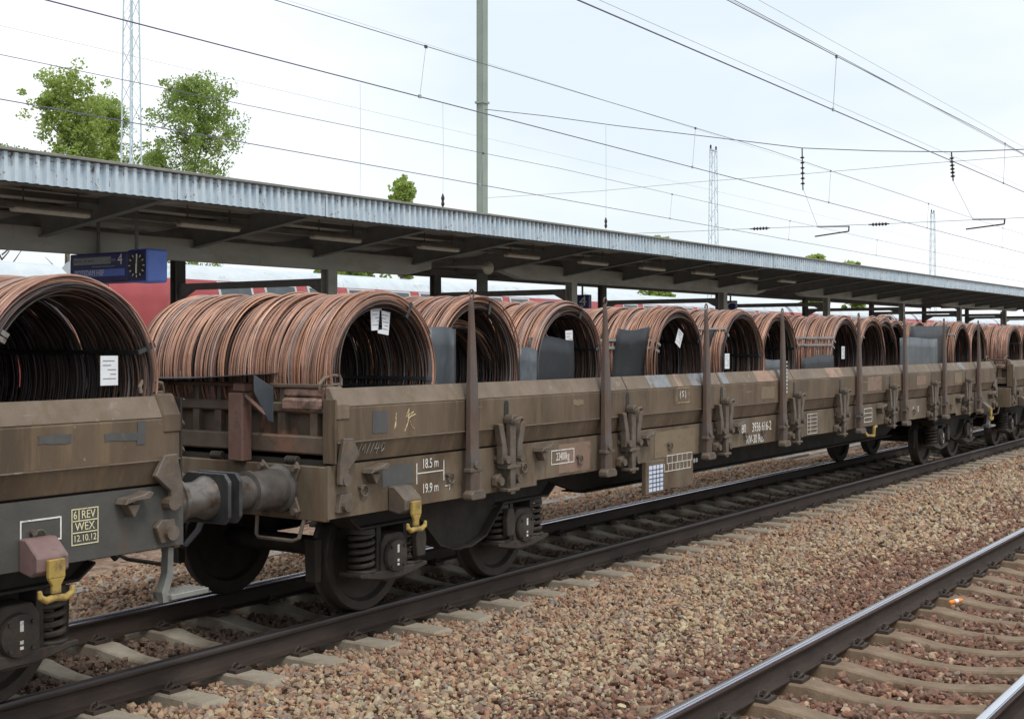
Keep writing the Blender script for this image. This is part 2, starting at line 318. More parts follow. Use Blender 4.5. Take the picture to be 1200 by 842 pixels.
pl = empty('platform', (0, 0, 0)); pl['kind'] = 'structure'
MB().box(-30, 200, 14.05, 24.9, -.5, .74).build('platform_core', 'asphalt', pl)
e0 = MB().box(0, 1.99, 13.85, 14.6, .64, .765).build('edge_slab', 'concrete', pl, bevel=.01); e0.location.x = -6
for i in range(1, 60): inst('edge_slab', e0.data, pl, (-6 + i * 2.0, 0, 0))
pn = empty('near_platform', (0, 0, 0)); pn['kind'] = 'structure'
MB().box(-30, 120, -6, .62, -.5, .42).build('platform_core', 'asphalt', pn)
MB().box(-30, 120, .0, .82, .42, .55).build('edge_slab', 'concrete', pn, bevel=.01)

# ------------------------------------------------------------------ tracks
def rail_profile(y):
    # UIC 60 like section, top at z = 0
    half = [(.010, 0), (.030, -.003), (.0355, -.012), (.0365, -.030), (.034, -.040), (.0095, -.052), (.0085, -.130), (.020, -.150), (.075, -.163), (.075, -.172)]
    return [(y + a, b) for a, b in half] + [(y - a, b) for a, b in reversed(half)]
def rail_on(parent, y, x0, x1, top):
    o = MB().prism(rail_profile(y), 'x', x0, x1).build('rail', 'rail', parent, smooth=True)
    h = [(.0365, -.0265), (.0360, -.0115), (.0305, -.0022), (.010, .0012)]
    poly = [(y + a, b) for a, b in h] + [(y - a, b) for a, b in reversed(h)]
    MB().prism(poly, 'x', x0, x1).build('rail_head', 'railedge' if top == 'railtop' else top, o, smooth=True)
    if top == 'railtop':
        MB().prism([(y + .022, .0013), (y + .012, .0024), (y - .012, .0024), (y - .022, .0013)], 'x', x0, x1).build('running_band', 'railtop', o, smooth=True)
    return o

def sleeper_mesh():
    # B70 like concrete sleeper, dished in the middle, along Y
    mb = MB(); st = [(-1.30, -.215, .105), (-1.24, -.176, .105), (-.98, -.174, .105), (-.52, -.178, .105), (-.40, -.196, .095), (-.20, -.222, .085), (0, -.228, .082), (.20, -.222, .085), (.40, -.196, .095), (.52, -.178, .105), (.98, -.174, .105), (1.24, -.176, .105), (1.30, -.215, .105)]
    v = []; f = []
    for y, zt, hw in st:
        v += [(-hw - .035, y, -.40), (-hw, y, zt - .012), (-hw + .014, y, zt), (hw - .014, y, zt), (hw, y, zt - .012), (hw + .035, y, -.40)]
    m = len(st)
    for i in range(m - 1):
        for k in range(5): f.append((i*6+k, i*6+k+1, (i+1)*6+k+1, (i+1)*6+k))
    f.append(tuple(range(6))); f.append(tuple((m-1)*6+k for k in range(6)))
    me = MB().add(v, f)
    return me
def fastening():
    mb = MB(); sg = 1
    mb.box(-.075, .075, .078, .165, -.176, -.152)
    p = []
    for t in range(13):
        a = t / 12 * math.pi * 2
        p.append((.055 * math.sin(a), .108 + .034 * math.cos(a), -.143 + .016 * math.cos(2 * a)))
    mb.tube(p[:-1], .0085, 5, closed=True)
    mb.cyl((0, .112, -.152), (0, .112, -.108), .015, n=6)
    mb.cyl((0, .112, -.140), (0, .112, -.134), .026, n=8)
    return mb

def track(name, yc, x0, x1, step, first, label, top, fast=True):
    root = tag(empty(name, (0, 0, 0)), label, 'track')
    r1 = rail_on(root, yc - G, -40, 250, top); rail_on(root, yc + G, -40, 250, top if fast != 'mixed' else 'railtop')
    x = first; i = 0
    while x < x1:
        if x >= x0:
            s = inst('sleeper', SLP if yc == TRK1 else SLP2, root, (x + rnd.uniform(-.012, .012), yc + rnd.uniform(-.015, .015), rnd.uniform(-.006, .002)), (0, 0, R(rnd.uniform(-.5, .5))))
            if fast:
                for yy in (-G, G):
                    for rz in (0, math.pi): inst('rail_fastening', FST, s, (0, yy, 0), (0, 0, rz))
            SLEEPERS.append((x, yc))
        x += step; i += 1
    return root
SLEEPERS = []
SLP = sleeper_mesh().build('sleeper', 'sleeper', bevel=0, smooth=False); SLPo = SLP; SLP = SLPo.data; bpy.data.objects.remove(SLPo)
SLP2 = SLP.copy(); SLP2.materials[0] = M['sleeper_rusty']
o = fastening().build('rail_fastening', 'clip'); FST = o.data; bpy.data.objects.remove(o)
track('railway_track', TRK1, 1.5, 42, .60, S(188, 6.65) - 18 * .6, 'railway track on concrete sleepers that the freight wagons stand on', 'railtop_dull', fast='mixed')
track('railway_track', TRK2, 2.5, 27, .585, S(875.5, 3.1) - 12 * .585, 'empty near track with shiny rail heads in the bottom corner', 'railtop')
r3 = tag(empty('railway_track'), 'empty track between the freight wagons and the canopied platform', 'track')
rail_on(r3, TRK3 - G, -40, 250, 'railtop'); rail_on(r3, TRK3 + G, -40, 250, 'railtop')
ct = tag(empty('cable_trough', (0, 9.95, 0)), 'concrete cable trough lids beyond the freight track, seen beneath the wagons', 'cable trough')
MB().box(-10, 40, -.10, .10, -.5, -.206).build('channel', 'concrete', ct)
o = MB().box(-.495, .495, -.115, .115, -.205, -.180).build('lid', 'concrete', ct, (-2, 0, 0), bevel=.01)
for i in range(1, 28): inst('lid', o.data, ct, (-2 + i, rnd.uniform(-.006, .006), rnd.uniform(-.004, .004)))

# ------------------------------------------------------------------ ballast stones
ICO_V = None
def ico():
    t = (1 + 5 ** .5) / 2
    v = np.array([(-1,t,0),(1,t,0),(-1,-t,0),(1,-t,0),(0,-1,t),(0,1,t),(0,-1,-t),(0,1,-t),(t,0,-1),(t,0,1),(-t,0,-1),(-t,0,1)], float)
    v /= np.linalg.norm(v[0])
    f = np.array([(0,11,5),(0,5,1),(0,1,7),(0,7,10),(0,10,11),(1,5,9),(5,11,4),(11,10,2),(10,7,6),(7,1,8),(3,9,4),(3,4,2),(3,2,6),(3,6,8),(3,8,9),(4,9,5),(2,4,11),(6,2,10),(8,6,7),(9,8,1)])
    return v, f
def stones(name, m, P, size, seed, label):
    """P: N x 3 centres, size: N"""
    g = np.random.default_rng(seed); N = len(P); bv, bf = ico()
    protos = []
    for k in range(24):
        # angular broken rock: push the vertices onto a few random cutting planes
        q = bv * (1 + g.uniform(-.18, .22, (12, 1)))
        for _ in range(6):
            d = g.normal(size=3); d /= np.linalg.norm(d); h = g.uniform(.45, .75)
            over = q @ d - h; q = q - np.where(over > 0, over, 0)[:, None] * d
        protos.append(q)
    protos = np.array(protos)
    A = protos[g.integers(0, 24, N)] * np.stack([g.uniform(.75, 1.35, N), g.uniform(.7, 1.1, N), g.uniform(.5, .9, N)], 1)[:, None, :]
    qt = g.normal(size=(N, 4)); qt[:, 1:3] *= .55; qt /= np.linalg.norm(qt, axis=1)[:, None]
    w_, x, y, z = qt.T
    Rm = np.stack([1-2*(y*y+z*z), 2*(x*y-w_*z), 2*(x*z+w_*y), 2*(x*y+w_*z), 1-2*(x*x+z*z), 2*(y*z-w_*x), 2*(x*z-w_*y), 2*(y*z+w_*x), 1-2*(x*x+y*y)], 1).reshape(N, 3, 3)
    V = np.einsum('nij,nkj->nki', Rm, A) * size[:, None, None] + P[:, None, :]
    F = bf[None] + (np.arange(N) * 12)[:, None, None]
    return numpy_mesh(name, V.reshape(-1, 3), F.reshape(-1, 3), m, label)
def numpy_mesh(name, V, F, m, label=None, parent=None, smooth=False):
    me = bpy.data.meshes.new(name); nv, nf, k = len(V), len(F), F.shape[1]
    me.vertices.add(nv); me.vertices.foreach_set('co', np.ascontiguousarray(V, dtype=np.float32).ravel())
    me.loops.add(nf * k); me.loops.foreach_set('vertex_index', np.ascontiguousarray(F, dtype=np.int32).ravel())
    me.polygons.add(nf); me.polygons.foreach_set('loop_start', np.arange(0, nf * k, k, dtype=np.int32))
    me.update(calc_edges=True)
    me.polygons.foreach_set('use_smooth', [smooth] * nf)
    o = link(name, me, m, parent)
    if label: o['label'] = label; o['category'] = 'ballast'; o['kind'] = 'stuff'
    return o

g = np.random.default_rng(3)
slp = np.array(SLEEPERS)
def scatter(x0, x1, y0, y1, dens, smin, smax):
    N = int((x1 - x0) * (y1 - y0) * dens)
    X = g.uniform(x0, x1, N); Y = g.uniform(y0, y1, N); Sz = g.uniform(smin, smax, N) * g.choice([.75, 1, 1, 1.2], N)
    # keep what the lens (with a margin) can see
    s, L = X, Y; d = s * math.cos(R(34.2)) + L * math.sin(R(34.2)); lat = (s * math.sin(R(34.2)) - L * math.cos(R(34.2))) / np.maximum(d, .1)
    dep = (CAM_H + .2) / np.maximum(d, .1)
    k = (d > .5) & (abs(lat) < .52) & (dep < .40)
    for yc in (TRK1, TRK2):
        for sg in (-1, 1): k &= abs(Y - yc - sg * G) > .085
        on = slp[slp[:, 1] == yc]
        dx = np.min(abs(X[:, None] - on[None, :, 0]), axis=1) if len(on) else np.full(N, 9.)
        dy = abs(Y - yc)
        reach = 1.30 if yc == TRK1 else 1.0
        bury = np.clip((dy - 1.08) / .25, 0, 1)          # sleeper ends are half covered
        k &= ~((dx < .125) & (dy < reach) & (g.uniform(0, 1, N) > bury * .8 + .012))
        dx2 = (dx < .19) & (abs(dy - G) < .2); k &= ~dx2
    X, Y, Sz = X[k], Y[k], Sz[k]
    Zs = np.interp(Y, np.linspace(-1, 15, 800), [bed_h(q) for q in np.linspace(-1, 15, 800)]) + g.uniform(-.030, .012, len(X)) + .014 * np.sin(X * 2.1 + Y) * np.sin(Y * 3.3 + 1)
    return np.stack([X, Y, Zs], 1), Sz
A1 = scatter(2.5, 15, 1.3, 10.6, 640, .023, .039)
A2 = scatter(15, 24, 1.3, 10.6, 360, .031, .047)
A0 = scatter(4.0, 13, 3.4, 6.6, 380, .011, .020)
A3 = scatter(24, 48, 3.0, 9.4, 170, .036, .056)
P = np.concatenate([A1[0], A2[0], A3[0], A0[0] + np.array([0, 0, .012])]); SZ = np.concatenate([A1[1], A2[1], A3[1], A0[1]])
wob = .22 * np.sin(P[:, 0] * .9) + .12 * np.sin(P[:, 0] * 2.7 + 1) + g.normal(0, .42, len(P))
yw = P[:, 1] + wob
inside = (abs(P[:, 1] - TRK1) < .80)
u_ = g.uniform(0, 1, len(P))
rust = (~inside) & (yw < 4.35) & (u_ < .85)
tan = (~inside) & (yw >= 4.30) & (yw < 5.30) & (u_ < .50)
mixed = ~(inside | rust | tan)
stones('ballast', 'stone_tan', P[tan], SZ[tan], 1, 'yellowish tan band of ballast stones midway between the two tracks')
stones('ballast', 'stone', P[mixed], SZ[mixed], 4, 'reddish mixed ballast stones along the freight track and beyond it')
stones('ballast', 'stone_rust', P[rust], SZ[rust], 2, 'darker rust-stained ballast stones along and within the near shiny track')
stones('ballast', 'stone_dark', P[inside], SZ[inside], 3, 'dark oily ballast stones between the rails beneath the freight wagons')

# small orange litter by the near rail
lt = tag(empty('plastic_tube', (S(1120, 3.05), 3.05, -.145)), 'small orange plastic tube lying against the near rail fastening', 'litter')
lt.rotation_euler = (0, R(-6), R(-32))
MB().lathe([(.012, -.075), (.019, -.07), (.020, .05), (.012, .056), (.011, .075)], (0, 0, 0), 'x', 12).build('tube_body', 'orange', lt, smooth=True)
MB().lathe([(.0206, -.012), (.0206, .02)], (0, 0, 0), 'x', 12).build('paper_band', 'paper', lt)

# ------------------------------------------------------------------ wagon
HL, HW = 9.33, 1.36
def wheel_mesh():
    # profile revolved about Y, outer face towards -Y
    return MB().lathe([(.05, -.075), (.105, -.075), (.11, -.03), (.20, -.012), (.36, -.022), (.385, -.062), (.448, -.066), (.460, -.05), (.463, .03), (.470, .045), (.490, .056), (.488, .070), (.47, .075), (.385, .066), (.36, .02), (.2, .02), (.11, .05), (.05, .05)], (0, 0, 0), 'y', 44)
def spring_mesh():
    mb = MB(); p = []; n = 70
    for i in range(n + 1):
        t = i / n * 5 * 2 * math.pi
        p.append((.088 * math.cos(t), .088 * math.sin(t), -.02 + .27 * i / n))
    mb.tube(p, .019, 7); mb.lathe([(.115, -.045), (.12, -.03), (.115, -.018)], (0, 0, 0), 'z', 18); mb.lathe([(.06, .25), (.105, .255), (.1, .29), (.06, .30)], (0, 0, 0), 'z', 18)
    return mb

def make_bogie(parent, x):
    b = empty('bogie', (x, 0, 0), parent)
    def wheel(xx, sg):
        o = wheel_mesh().build('wheel', 'wheel', b, (xx, sg * .75, .46), smooth=True); o.rotation_euler = (0, rnd.uniform(0, 6), 0 if sg < 0 else math.pi)
        return o
    for xx in (-.9, .9):
        MB().lathe([(.075, -.7), (.085, -.66), (.08, 0), (.085, .66), (.075, .7)], (xx, 0, .46), 'y', 16).build('axle', 'under', b, smooth=True)
        for sg in (-1, 1):
            wheel(xx, sg)
            y = sg * 1.0
            ab = MB()
            ab.prism([(xx-.15, .30), (xx-.10, .27), (xx+.10, .27), (xx+.15, .30), (xx+.15, .56), (xx+.10, .63), (xx-.10, .63), (xx-.15, .56)], 'y', y - .10, y + .10)
            ab.prism([(xx-.40, .335), (xx-.12, .285), (xx+.12, .285), (xx+.40, .335), (xx+.40, .365), (xx+.13, .36), (xx-.13, .36), (xx-.40, .365)], 'y', y - .115, y + .115)
            ab.build('axle_box', 'iron', b, bevel=.008)
            cv = MB().lathe([(.118, 0), (.128, sg*.012), (.120, sg*.034), (.085, sg*.042)], (xx, y + sg * .10, .46), 'y', 22)
            for k in range(4):
                a = R(45 + 90 * k); cv.cyl((xx + .103 * math.cos(a), y + sg * .13, .46 + .103 * math.sin(a)), (xx + .103 * math.cos(a), y + sg * .152, .46 + .103 * math.sin(a)), .013, n=6)
            cv.build('axle_box_cover', 'iron', b, smooth=True)
            mk = MB()
            mk.box(xx - .011, xx + .011, y + sg * .1435 - .0015, y + sg * .1435 + .0015, .485, .545); mk.box(xx - .011, xx + .011, y + sg * .1435 - .0015, y + sg * .1435 + .0015, .415, .435); mk.box(xx - .011, xx + .011, y + sg * .1435 - .0015, y + sg * .1435 + .0015, .385, .402)
            mk.build('paint_mark', 'white', b)
            for dx in (-.27, .27):
                o = spring_mesh().build('coil_spring', 'iron', b, (xx + dx, y, .40), smooth=True)
    for sg in (-1, 1):
        y = sg * 1.0
        top = [(-1.42, .98), (-1.42, .80), (-1.32, .72), (-.52, .72), (-.42, .60), (-.30, .47), (-.12, .41), (.12, .41), (.30, .47), (.42, .60), (.52, .72), (1.32, .72), (1.42, .80), (1.42, .98), (1.30, 1.0), (.6, .96), (.3, .72), (0, .66), (-.3, .72), (-.6, .96), (-1.30, 1.0)]
        sf = MB()
        # a plate web with upper and lower flanges
        q = [(-1.42, .96), (-1.42, .80), (-1.30, .715), (-.58, .715), (-.46, .60), (-.32, .47), (-.12, .41), (.12, .41), (.32, .47), (.46, .60), (.58, .715), (1.30, .715), (1.42, .80), (1.42, .96), (1.1, .98), (.55, .93), (.25, .86), (0, .85), (-.25, .86), (-.55, .93), (-1.1, .98)]
        sf.prism(q, 'y', y - .025, y + .025)
        lo = q[1:13]
        for (a0, b0), (a1, b1) in zip(lo[:-1], lo[1:]):
            sf.add([(a0, y-.11, b0), (a1, y-.11, b1), (a1, y+.11, b1), (a0, y+.11, b0), (a0, y-.11, b0-.016), (a1, y-.11, b1-.016), (a1, y+.11, b1-.016), (a0, y+.11, b0-.016)], [(0,1,2,3),(4,7,6,5),(0,4,5,1),(2,6,7,3),(1,5,6,2),(0,3,7,4)])
        sf.build('side_frame', 'under', b)
        for xx in (-.9, .9):
            # pedestal guides and damper casing
            for dx in (-.155, .155):
                MB().box(xx + dx - .02 if dx > 0 else xx + dx - .03, xx + dx + .03 if dx > 0 else xx + dx + .02, y - .08, y + .08, .36, .714).build('axle_guide', 'under', b)
            ddx = .17 if xx < 0 else -.17
            MB().prism([(xx+ddx*1.6-.05, .42), (xx+ddx*1.6+.05, .42), (xx+ddx*1.6+.065, .56), (xx+ddx*1.6+.04, .66), (xx+ddx*1.6-.04, .66), (xx+ddx*1.6-.065, .56)], 'y', y + sg * .10, y + sg * .16).build('damper_housing', 'iron', b, bevel=.01)
    MB().box(-.22, .22, -1.0, 1.0, .62, .86).build('bolster', 'under', b)
    MB().box(-1.40, -1.30, -.98, .98, .75, .93).build('headstock', 'under', b); MB().box(1.30, 1.40, -.98, .98, .75, .93).build('headstock', 'under', b)
    for xx in (-.9, .9):
        for sg in (-1, 1):
            for d in (-.53, .53):
                MB().prism([(xx+d-.03, .30), (xx+d+.03, .30), (xx+d+.04, .62), (xx+d-.04, .62)], 'y', sg*.75-.05, sg*.75+.05).build('brake_shoe', 'under', b)
    return b

def make_buffer(parent, sx, y):
    """sx = -1 for the end towards the camera"""
    b = empty('buffer', (sx * HL, y, 1.055), parent)
    pr = [(.165, -.01), (.17, .0), (.17, .03), (.145, .045), (.138, .30), (.150, .31), (.150, .34), (.12, .345)]
    MB().lathe([(r, sx * a) for r, a in pr], (0, 0, 0), 'x', 24).build('buffer_sleeve', 'buffer', b, smooth=True)
    MB().lathe([(.118, sx * .30), (.118, sx * .50), (.15, sx * .585)], (0, 0, 0), 'x', 20).build('plunger', 'buffer', b, smooth=True)
    poly = [(-.225, -.12), (-.18, -.17), (.18, -.17), (.225, -.12), (.225, .12), (.18, .17), (-.18, .17), (-.225, .12)]
    MB().prism(poly, 'x', sx * .585, sx * .615).build('buffer_plate', 'plate', b, bevel=.006)
    fl = MB(); fl.prism([(-.17, -.20), (-.10, -.14), (.10, -.14), (.17, -.20), (.20, -.15), (.14, 0), (.20, .15), (.17, .20), (.10, .14), (-.10, .14), (-.17, .20), (-.20, .15), (-.14, 0), (-.20, -.15)], 'x', sx * .002, sx * .022)
    fl.build('flange', 'latch', b, bevel=.004)
    for dy in (-.165, .165):
        for dz in (-.155, .155):
            MB().cyl((sx * .02, dy, dz), (sx * .055, dy, dz), .026, n=6).build('bolt', 'latch', b)
    return b

def side_panel(x0, x1, sg):
    """one folding drop side between x0 and x1"""
    # (y out, z)
    pr = [(1.255, 1.765), (1.285, 1.768), (1.352, 1.645), (1.36, 1.630), (1.36, 1.400), (1.355, 1.385), (1.306, 1.244), (1.264, 1.244), (1.255, 1.40)]
    return MB().prism([(sg * y, z) for y, z in pr], 'x', x0, x1)

def make_wagon():
    W = empty('flat_wagon', (0, TRK1, 0))
    # floor and frame
    MB().box(-HL + .06, HL - .06, -1.25, 1.25, 1.20, 1.262).build('floor', 'under', W)
    for sg in (-1, 1):
        y0, y1 = sorted((sg * 1.325, sg * 1.305))
        zt = 1.232
        sill = MB()
        sill.prism([(-HL, zt), (-HL, .86), (-6.66, .86), (-6.66, .905), (-4.52, .905), (-4.52, .60), (-3.60, .60), (-3.60, .915), (3.60, .915), (6.66, .905), (6.66, .86), (HL, .86), (HL, zt)], 'y', y0, y1)
        sill.build('sill', 'sill', W)
        fl = MB()
        fl.box(-HL + .03, HL - .03, min(sg*1.2, sg*1.3045), max(sg*1.2, sg*1.3045), 1.212, 1.2315)
        fl.box(-HL + .03, -6.68, min(sg*1.2, sg*1.3045), max(sg*1.2, sg*1.3045), .862, .882); fl.box(6.68, HL - .03, min(sg*1.2, sg*1.3045), max(sg*1.2, sg*1.3045), .862, .882)
        fl.build('sill_flange', 'under', W)
        # fish belly girder further in
        MB().prism([(-HL + .3, 1.20), (-HL + .3, 1.0), (-6.3, 1.0), (-4.9, .60), (4.9, .60), (6.3, 1.0), (HL - .3, 1.0), (HL - .3, 1.20)], 'y', sg * .62 - .04, sg * .62 + .04).build('belly_girder', 'under', W)
        MB().prism([(-4.9, .60), (4.9, .60), (4.9, .585), (-4.9, .585)], 'y', sg * .62 - .14, sg * .62 + .14).build('girder_flange', 'under', W)
        # drop sides, split where the photograph shows the joints
        cuts = [-HL + .05, -5.10, -2.96, -.84, 5.05, HL - .05]
        for a, b in zip(cuts[:-1], cuts[1:]):
            o = side_panel(a + .006, b - .006, sg).build('drop_side', 'side', W, bevel=.006)
            cp = MB(); cp.prism([(sg * 1.2845, 1.7705), (sg * 1.352, 1.6475), (sg * 1.3585, 1.6465), (sg * 1.289, 1.773)], 'x', a + .008, b - .008); cp.build('top_strip', 'cap', o)
            MB().box(a + .01, b - .01, min(sg*1.2605, sg*1.3665), max(sg*1.2605, sg*1.3665), 1.3885, 1.3975).build('fold_line', 'cap', o)
        # cross bearers
    for x in np.linspace(-6, 6, 9):
        MB().prism([(-1.29, 1.195), (-1.29, 1.08), (-.6, .9), (.6, .9), (1.29, 1.08), (1.29, 1.195)], 'x', x - .03, x + .03).build('cross_bearer', 'under', W)
    # brake reservoir, rods
    MB().lathe([(.05, -.5), (.17, -.45), (.19, 0), (.17, .45), (.05, .5)], (1.6, -.2, .74), 'x', 18).build('air_reservoir', 'under', W, smooth=True)
    MB().tube([(-6.2, -.15, .62), (6.2, -.15, .62)], .022, 8).build('brake_rod', 'under', W)
    # stanchions
    st = MB()
    # tapered U section with a ring at the top; local origin at the sill face, y negative = outwards
    Zb, Zt = .80, 2.46
    def sec(z, wd, d):
        return [(-wd, 0, z), (-wd, -d, z), (-wd * .45, -d - .012, z), (wd * .45, -d - .012, z), (wd, -d, z), (wd, 0, z)]
    lv = [(.86, .062, .055), (1.15, .062, .06), (1.25, .058, .052), (1.75, .052, .045), (2.2, .030, .032), (2.40, .022, .022), (2.455, .016, .016)]
    vv = []; ff = []
    for z, wd, d in lv: vv += sec(z, wd, d)
    for i in range(len(lv) - 1):
        for k in range(6): ff.append((i*6+k, i*6+(k+1) % 6, (i+1)*6+(k+1) % 6, (i+1)*6+k))
    ff.append(tuple(range(6))); ff.append(tuple((len(lv)-1)*6+k for k in range(6)))
    st.add(vv, ff)
    shaft = st
    ring = MB().tube([(.028 * math.cos(t) + .012, -.01, 2.487 + .034 * math.sin(t)) for t in np.linspace(-2.2, 3.6, 16)], .0085, 6)
    foot = MB().prism([(-.085, .85), (.085, .85), (.098, .862), (.098, .90), (.066, .925), (-.066, .925), (-.098, .90), (-.098, .862)], 'y', -.092, .0)
    pin = MB().cyl((-.01, -.085, 1.125), (-.01, -.055, 1.125), .032, n=10).box(-.085, .085, -.075, .0, 1.07, 1.10)
    def stanchion(x, sg):
        s = empty('stanchion', (x, sg * 1.378, 0), W); s.rotation_euler = (0, 0, 0 if sg < 0 else math.pi)
        return s
    xs = [-7.72, -5.59, -3.42, -1.30, 1.45, 3.52, 5.66, 7.85]
    first = None
    for sg in (-1, 1):
        for x in xs:
            if first is None:
                s = stanchion(x, sg); shaft.build('shaft', 'post', s, bevel=.005); ring.build('lifting_ring', 'post', s, smooth=True); foot.build('socket', 'latch', s, bevel=.006); pin.build('pin', 'latch', s, bevel=.004); first = s
            else:
                s = copy_tree(first, W); s.location = (x, sg * 1.378, 0); s.rotation_euler = (0, 0, 0 if sg < 0 else math.pi)
    # latches that hold the drop sides
    def latch(x):
        k = empty('side_latch', (x, -1.33, 0), W)
        MB().prism([(-.033, 1.49), (.033, 1.49), (.033, 1.59), (.02, 1.615), (-.02, 1.615), (-.033, 1.59)], 'y', -.0335, -.0312).build('slot', 'black', k)
        bar = MB(); bar.prism([(-.034, .84), (.034, .84), (.040, 1.10), (.040, 1.42), (.028, 1.47), (-.028, 1.47), (-.040, 1.42), (-.040, 1.10)], 'y', -.105, -.055)
        bar.build('latch_bar', 'latch', k, bevel=.006)
        MB().prism([(-.045, 1.425), (.045, 1.425), (.05, 1.47), (.03, 1.50), (-.03, 1.50), (-.05, 1.47)], 'y', -.125, -.034).build('latch_head', 'latch', k, bevel=.008)
        MB().tube([(.02 + .055 * math.cos(t), -.135 - .03 * math.sin(t), 1.448 + .028 * math.sin(t)) for t in np.linspace(0, 6.283, 15)[:-1]], .0095, 6, closed=True).build('latch_handle', 'cap', k, smooth=True)
        for z in (.925, 1.055):
            cl = MB(); cl.box(-.10, .10, -.118, -.002, z, z + .028) if z > 1 else cl.box(-.085, .085, -.112, -.002, z - .06, z - .035)
            cl.build('latch_bracket', 'latch', k, bevel=.004)
        for sx in (-1, 1):
            arm = MB(); arm.prism([(sx*.135, 1.43), (sx*.205, 1.43), (sx*.150, 1.25), (sx*.150, 1.10), (sx*.075, 1.10), (sx*.075, 1.22)], 'y', -.098, -.04)
            arm.build('hinge_arm', 'latch', k, bevel=.005)
            MB().cyl((sx*.105, -.13, 1.135), (sx*.105, .0, 1.135), .034, n=10).build('hinge_pin', 'latch', k)
            MB().prism([(sx*.07, .98), (sx*.10, 1.02), (sx*.17, .99), (sx*.175, .92), (sx*.12, .90)], 'y', -.05, .0).build('stop_bracket', 'latch', k, bevel=.005)
            MB().cyl((sx*.135, -.085, .955), (sx*.135, -.03, .955), .036, n=10).build('stop_roller', 'latch', k)
        return k
    l0 = latch(-7.18)
    for x in (-5.10, -2.96, -.84, .80, 2.92, 5.05, 7.12):
        c = copy_tree(l0, W); c.location = (x, -1.33, 0)
    # rope rings and hooks on the sill
    rg = None
    for x in (-8.96, -7.92, -6.88, -5.95, -4.15, -2.25, -1.75, 1.75, 4.2, 6.3, 8.3):
        pts = [(x + .04 * math.cos(t), -1.345, 1.03 + .04 * math.sin(t)) for t in np.linspace(0, 6.283, 13)[:-1]]
        MB().tube(pts, .008, 6, closed=True).cyl((x - .035, -1.355, 1.06), (x - .035, -1.325, 1.06), .018, n=8).build('rope_ring', 'latch', W, smooth=True)
    for x in (-8.87, -6.62, -4.72, -2.55, 2.5, 6.7, 8.92):
        MB().prism([(x - .11, 1.155), (x - .03, 1.175), (x + .07, 1.175), (x + .10, 1.21), (x + .07, 1.225), (x + .02, 1.205), (x - .09, 1.19)], 'y', -1.43, -1.326).prism([(x - .07, 1.15), (x + .03, 1.15), (x - .02, 1.07)], 'y', -1.40, -1.326).build('rope_cleat', 'latch', W, bevel=.005)
    # corner hinges, end walls, headstocks, buffers for both ends
    for sx in (-1, 1):
        e = sx * HL
        hs = MB(); hs.box(min(e, e - sx*.05), max(e, e - sx*.05), -1.3045, 1.3045, .84, 1.225); hs.box(min(e - sx*.05, e - sx*.26), max(e - sx*.05, e - sx*.26), -1.30, 1.30, 1.205, 1.222)
        hs.build('headstock', 'sill', W, bevel=.006)
        ew = empty('end_wall', (e - sx * .14, 0, 0), W)
        t = -sx
        def bx(a0, a1, y0, y1, z0, z1): return MB().box(min(-t*a0, -t*a1), max(-t*a0, -t*a1), y0, y1, z0, z1)
        bx(-.05, -.012, -1.25, 1.25, 1.29, 1.795).build('end_board', 'endwall', ew)
        bx(-.012, .085, -1.24, 1.24, 1.30, 1.43).build('lower_rail', 'endwall', ew, bevel=.012)
        bx(-.012, .050, -1.24, 1.24, 1.59, 1.665).build('middle_rail', 'endwall', ew, bevel=.012)
        bx(-.06, .055, -1.25, 1.25, 1.77, 1.80).build('top_rail', 'endwall', ew, bevel=.006)
        for y in (-1.1, -.78, -.12, .12, .78, 1.1):
            bx(-.012, .040, y - .035, y + .035, 1.43, 1.59).build('rib', 'endwall', ew); bx(-.012, .03, y - .02, y + .02, 1.665, 1.77).build('rib', 'endwall', ew)
        bx(-.0115, .07, -1.235, -.80, 1.605, 1.70).build('stop_plate', 'pink', ew, bevel=.02); bx(-.011, .045, -1.235, -.80, 1.705, 1.768).build('stop_plate', 'pink', ew, bevel=.015)
        for y in (-.46, .46):
            bx(.09, .19, y - .075, y + .075, 1.23, 1.73).build('end_post', 'redpost', ew, bevel=.008)
            bx(.07, .17, y - .07, y + .05, 1.735, 1.80).build('end_post_cap', 'redpost', ew, bevel=.01)
        MB().tube([(-t*.16, -.54, 1.71), (-t*.14, -.72, 1.58), (-t*.06, -.60, 1.45)], .018, 5).build('brace', 'redpost', ew)
        for y in (-.95, -.18, .3, .95):
            h = MB()
            for k in range(4): h.lathe([(.030, -.012), (.034, 0), (.030, .012)], (-t*.10, y - .045 + k * .03, 1.255), 'y', 10)
            h.build('hinge_roller', 'iron', ew, smooth=True)
        for sg in (-1, 1):
            # ear plate with grip above the corner
            pts = [(-t * .07, sg * (1.19 + .0), 1.74), (-t * .09, sg * 1.20, 1.80), (-t * .06, sg * 1.22, 1.845), (t * .02, sg * 1.225, 1.862), (t * .09, sg * 1.225, 1.86), (t*.11, sg*1.225, 1.83), (t*.10, sg * 1.225, 1.79)]
            MB().tube(pts, .013, 7).build('ear_grip', 'cap', ew, smooth=True)
            MB().prism([(-t*.07, 1.60), (t*.055, 1.60), (t*.10, 1.80), (t*.02, 1.815), (-t*.07, 1.77)], 'y', sg * 1.215 - .012, sg * 1.215 + .012).build('ear_plate', 'redpost', ew, bevel=.004)
            arm = MB(); arm.prism([(e - sx*.20, 1.42), (e - sx*.10, 1.425), (e - sx*.06, 1.24), (e - sx*.06, 1.10), (e - sx*.14, 1.09), (e - sx*.15, 1.20), (e - sx*.27, 1.30)], 'y', sg * 1.3725 - .02, sg * 1.3725 + .02)
            arm.build('corner_hinge', 'latch', W, bevel=.006)
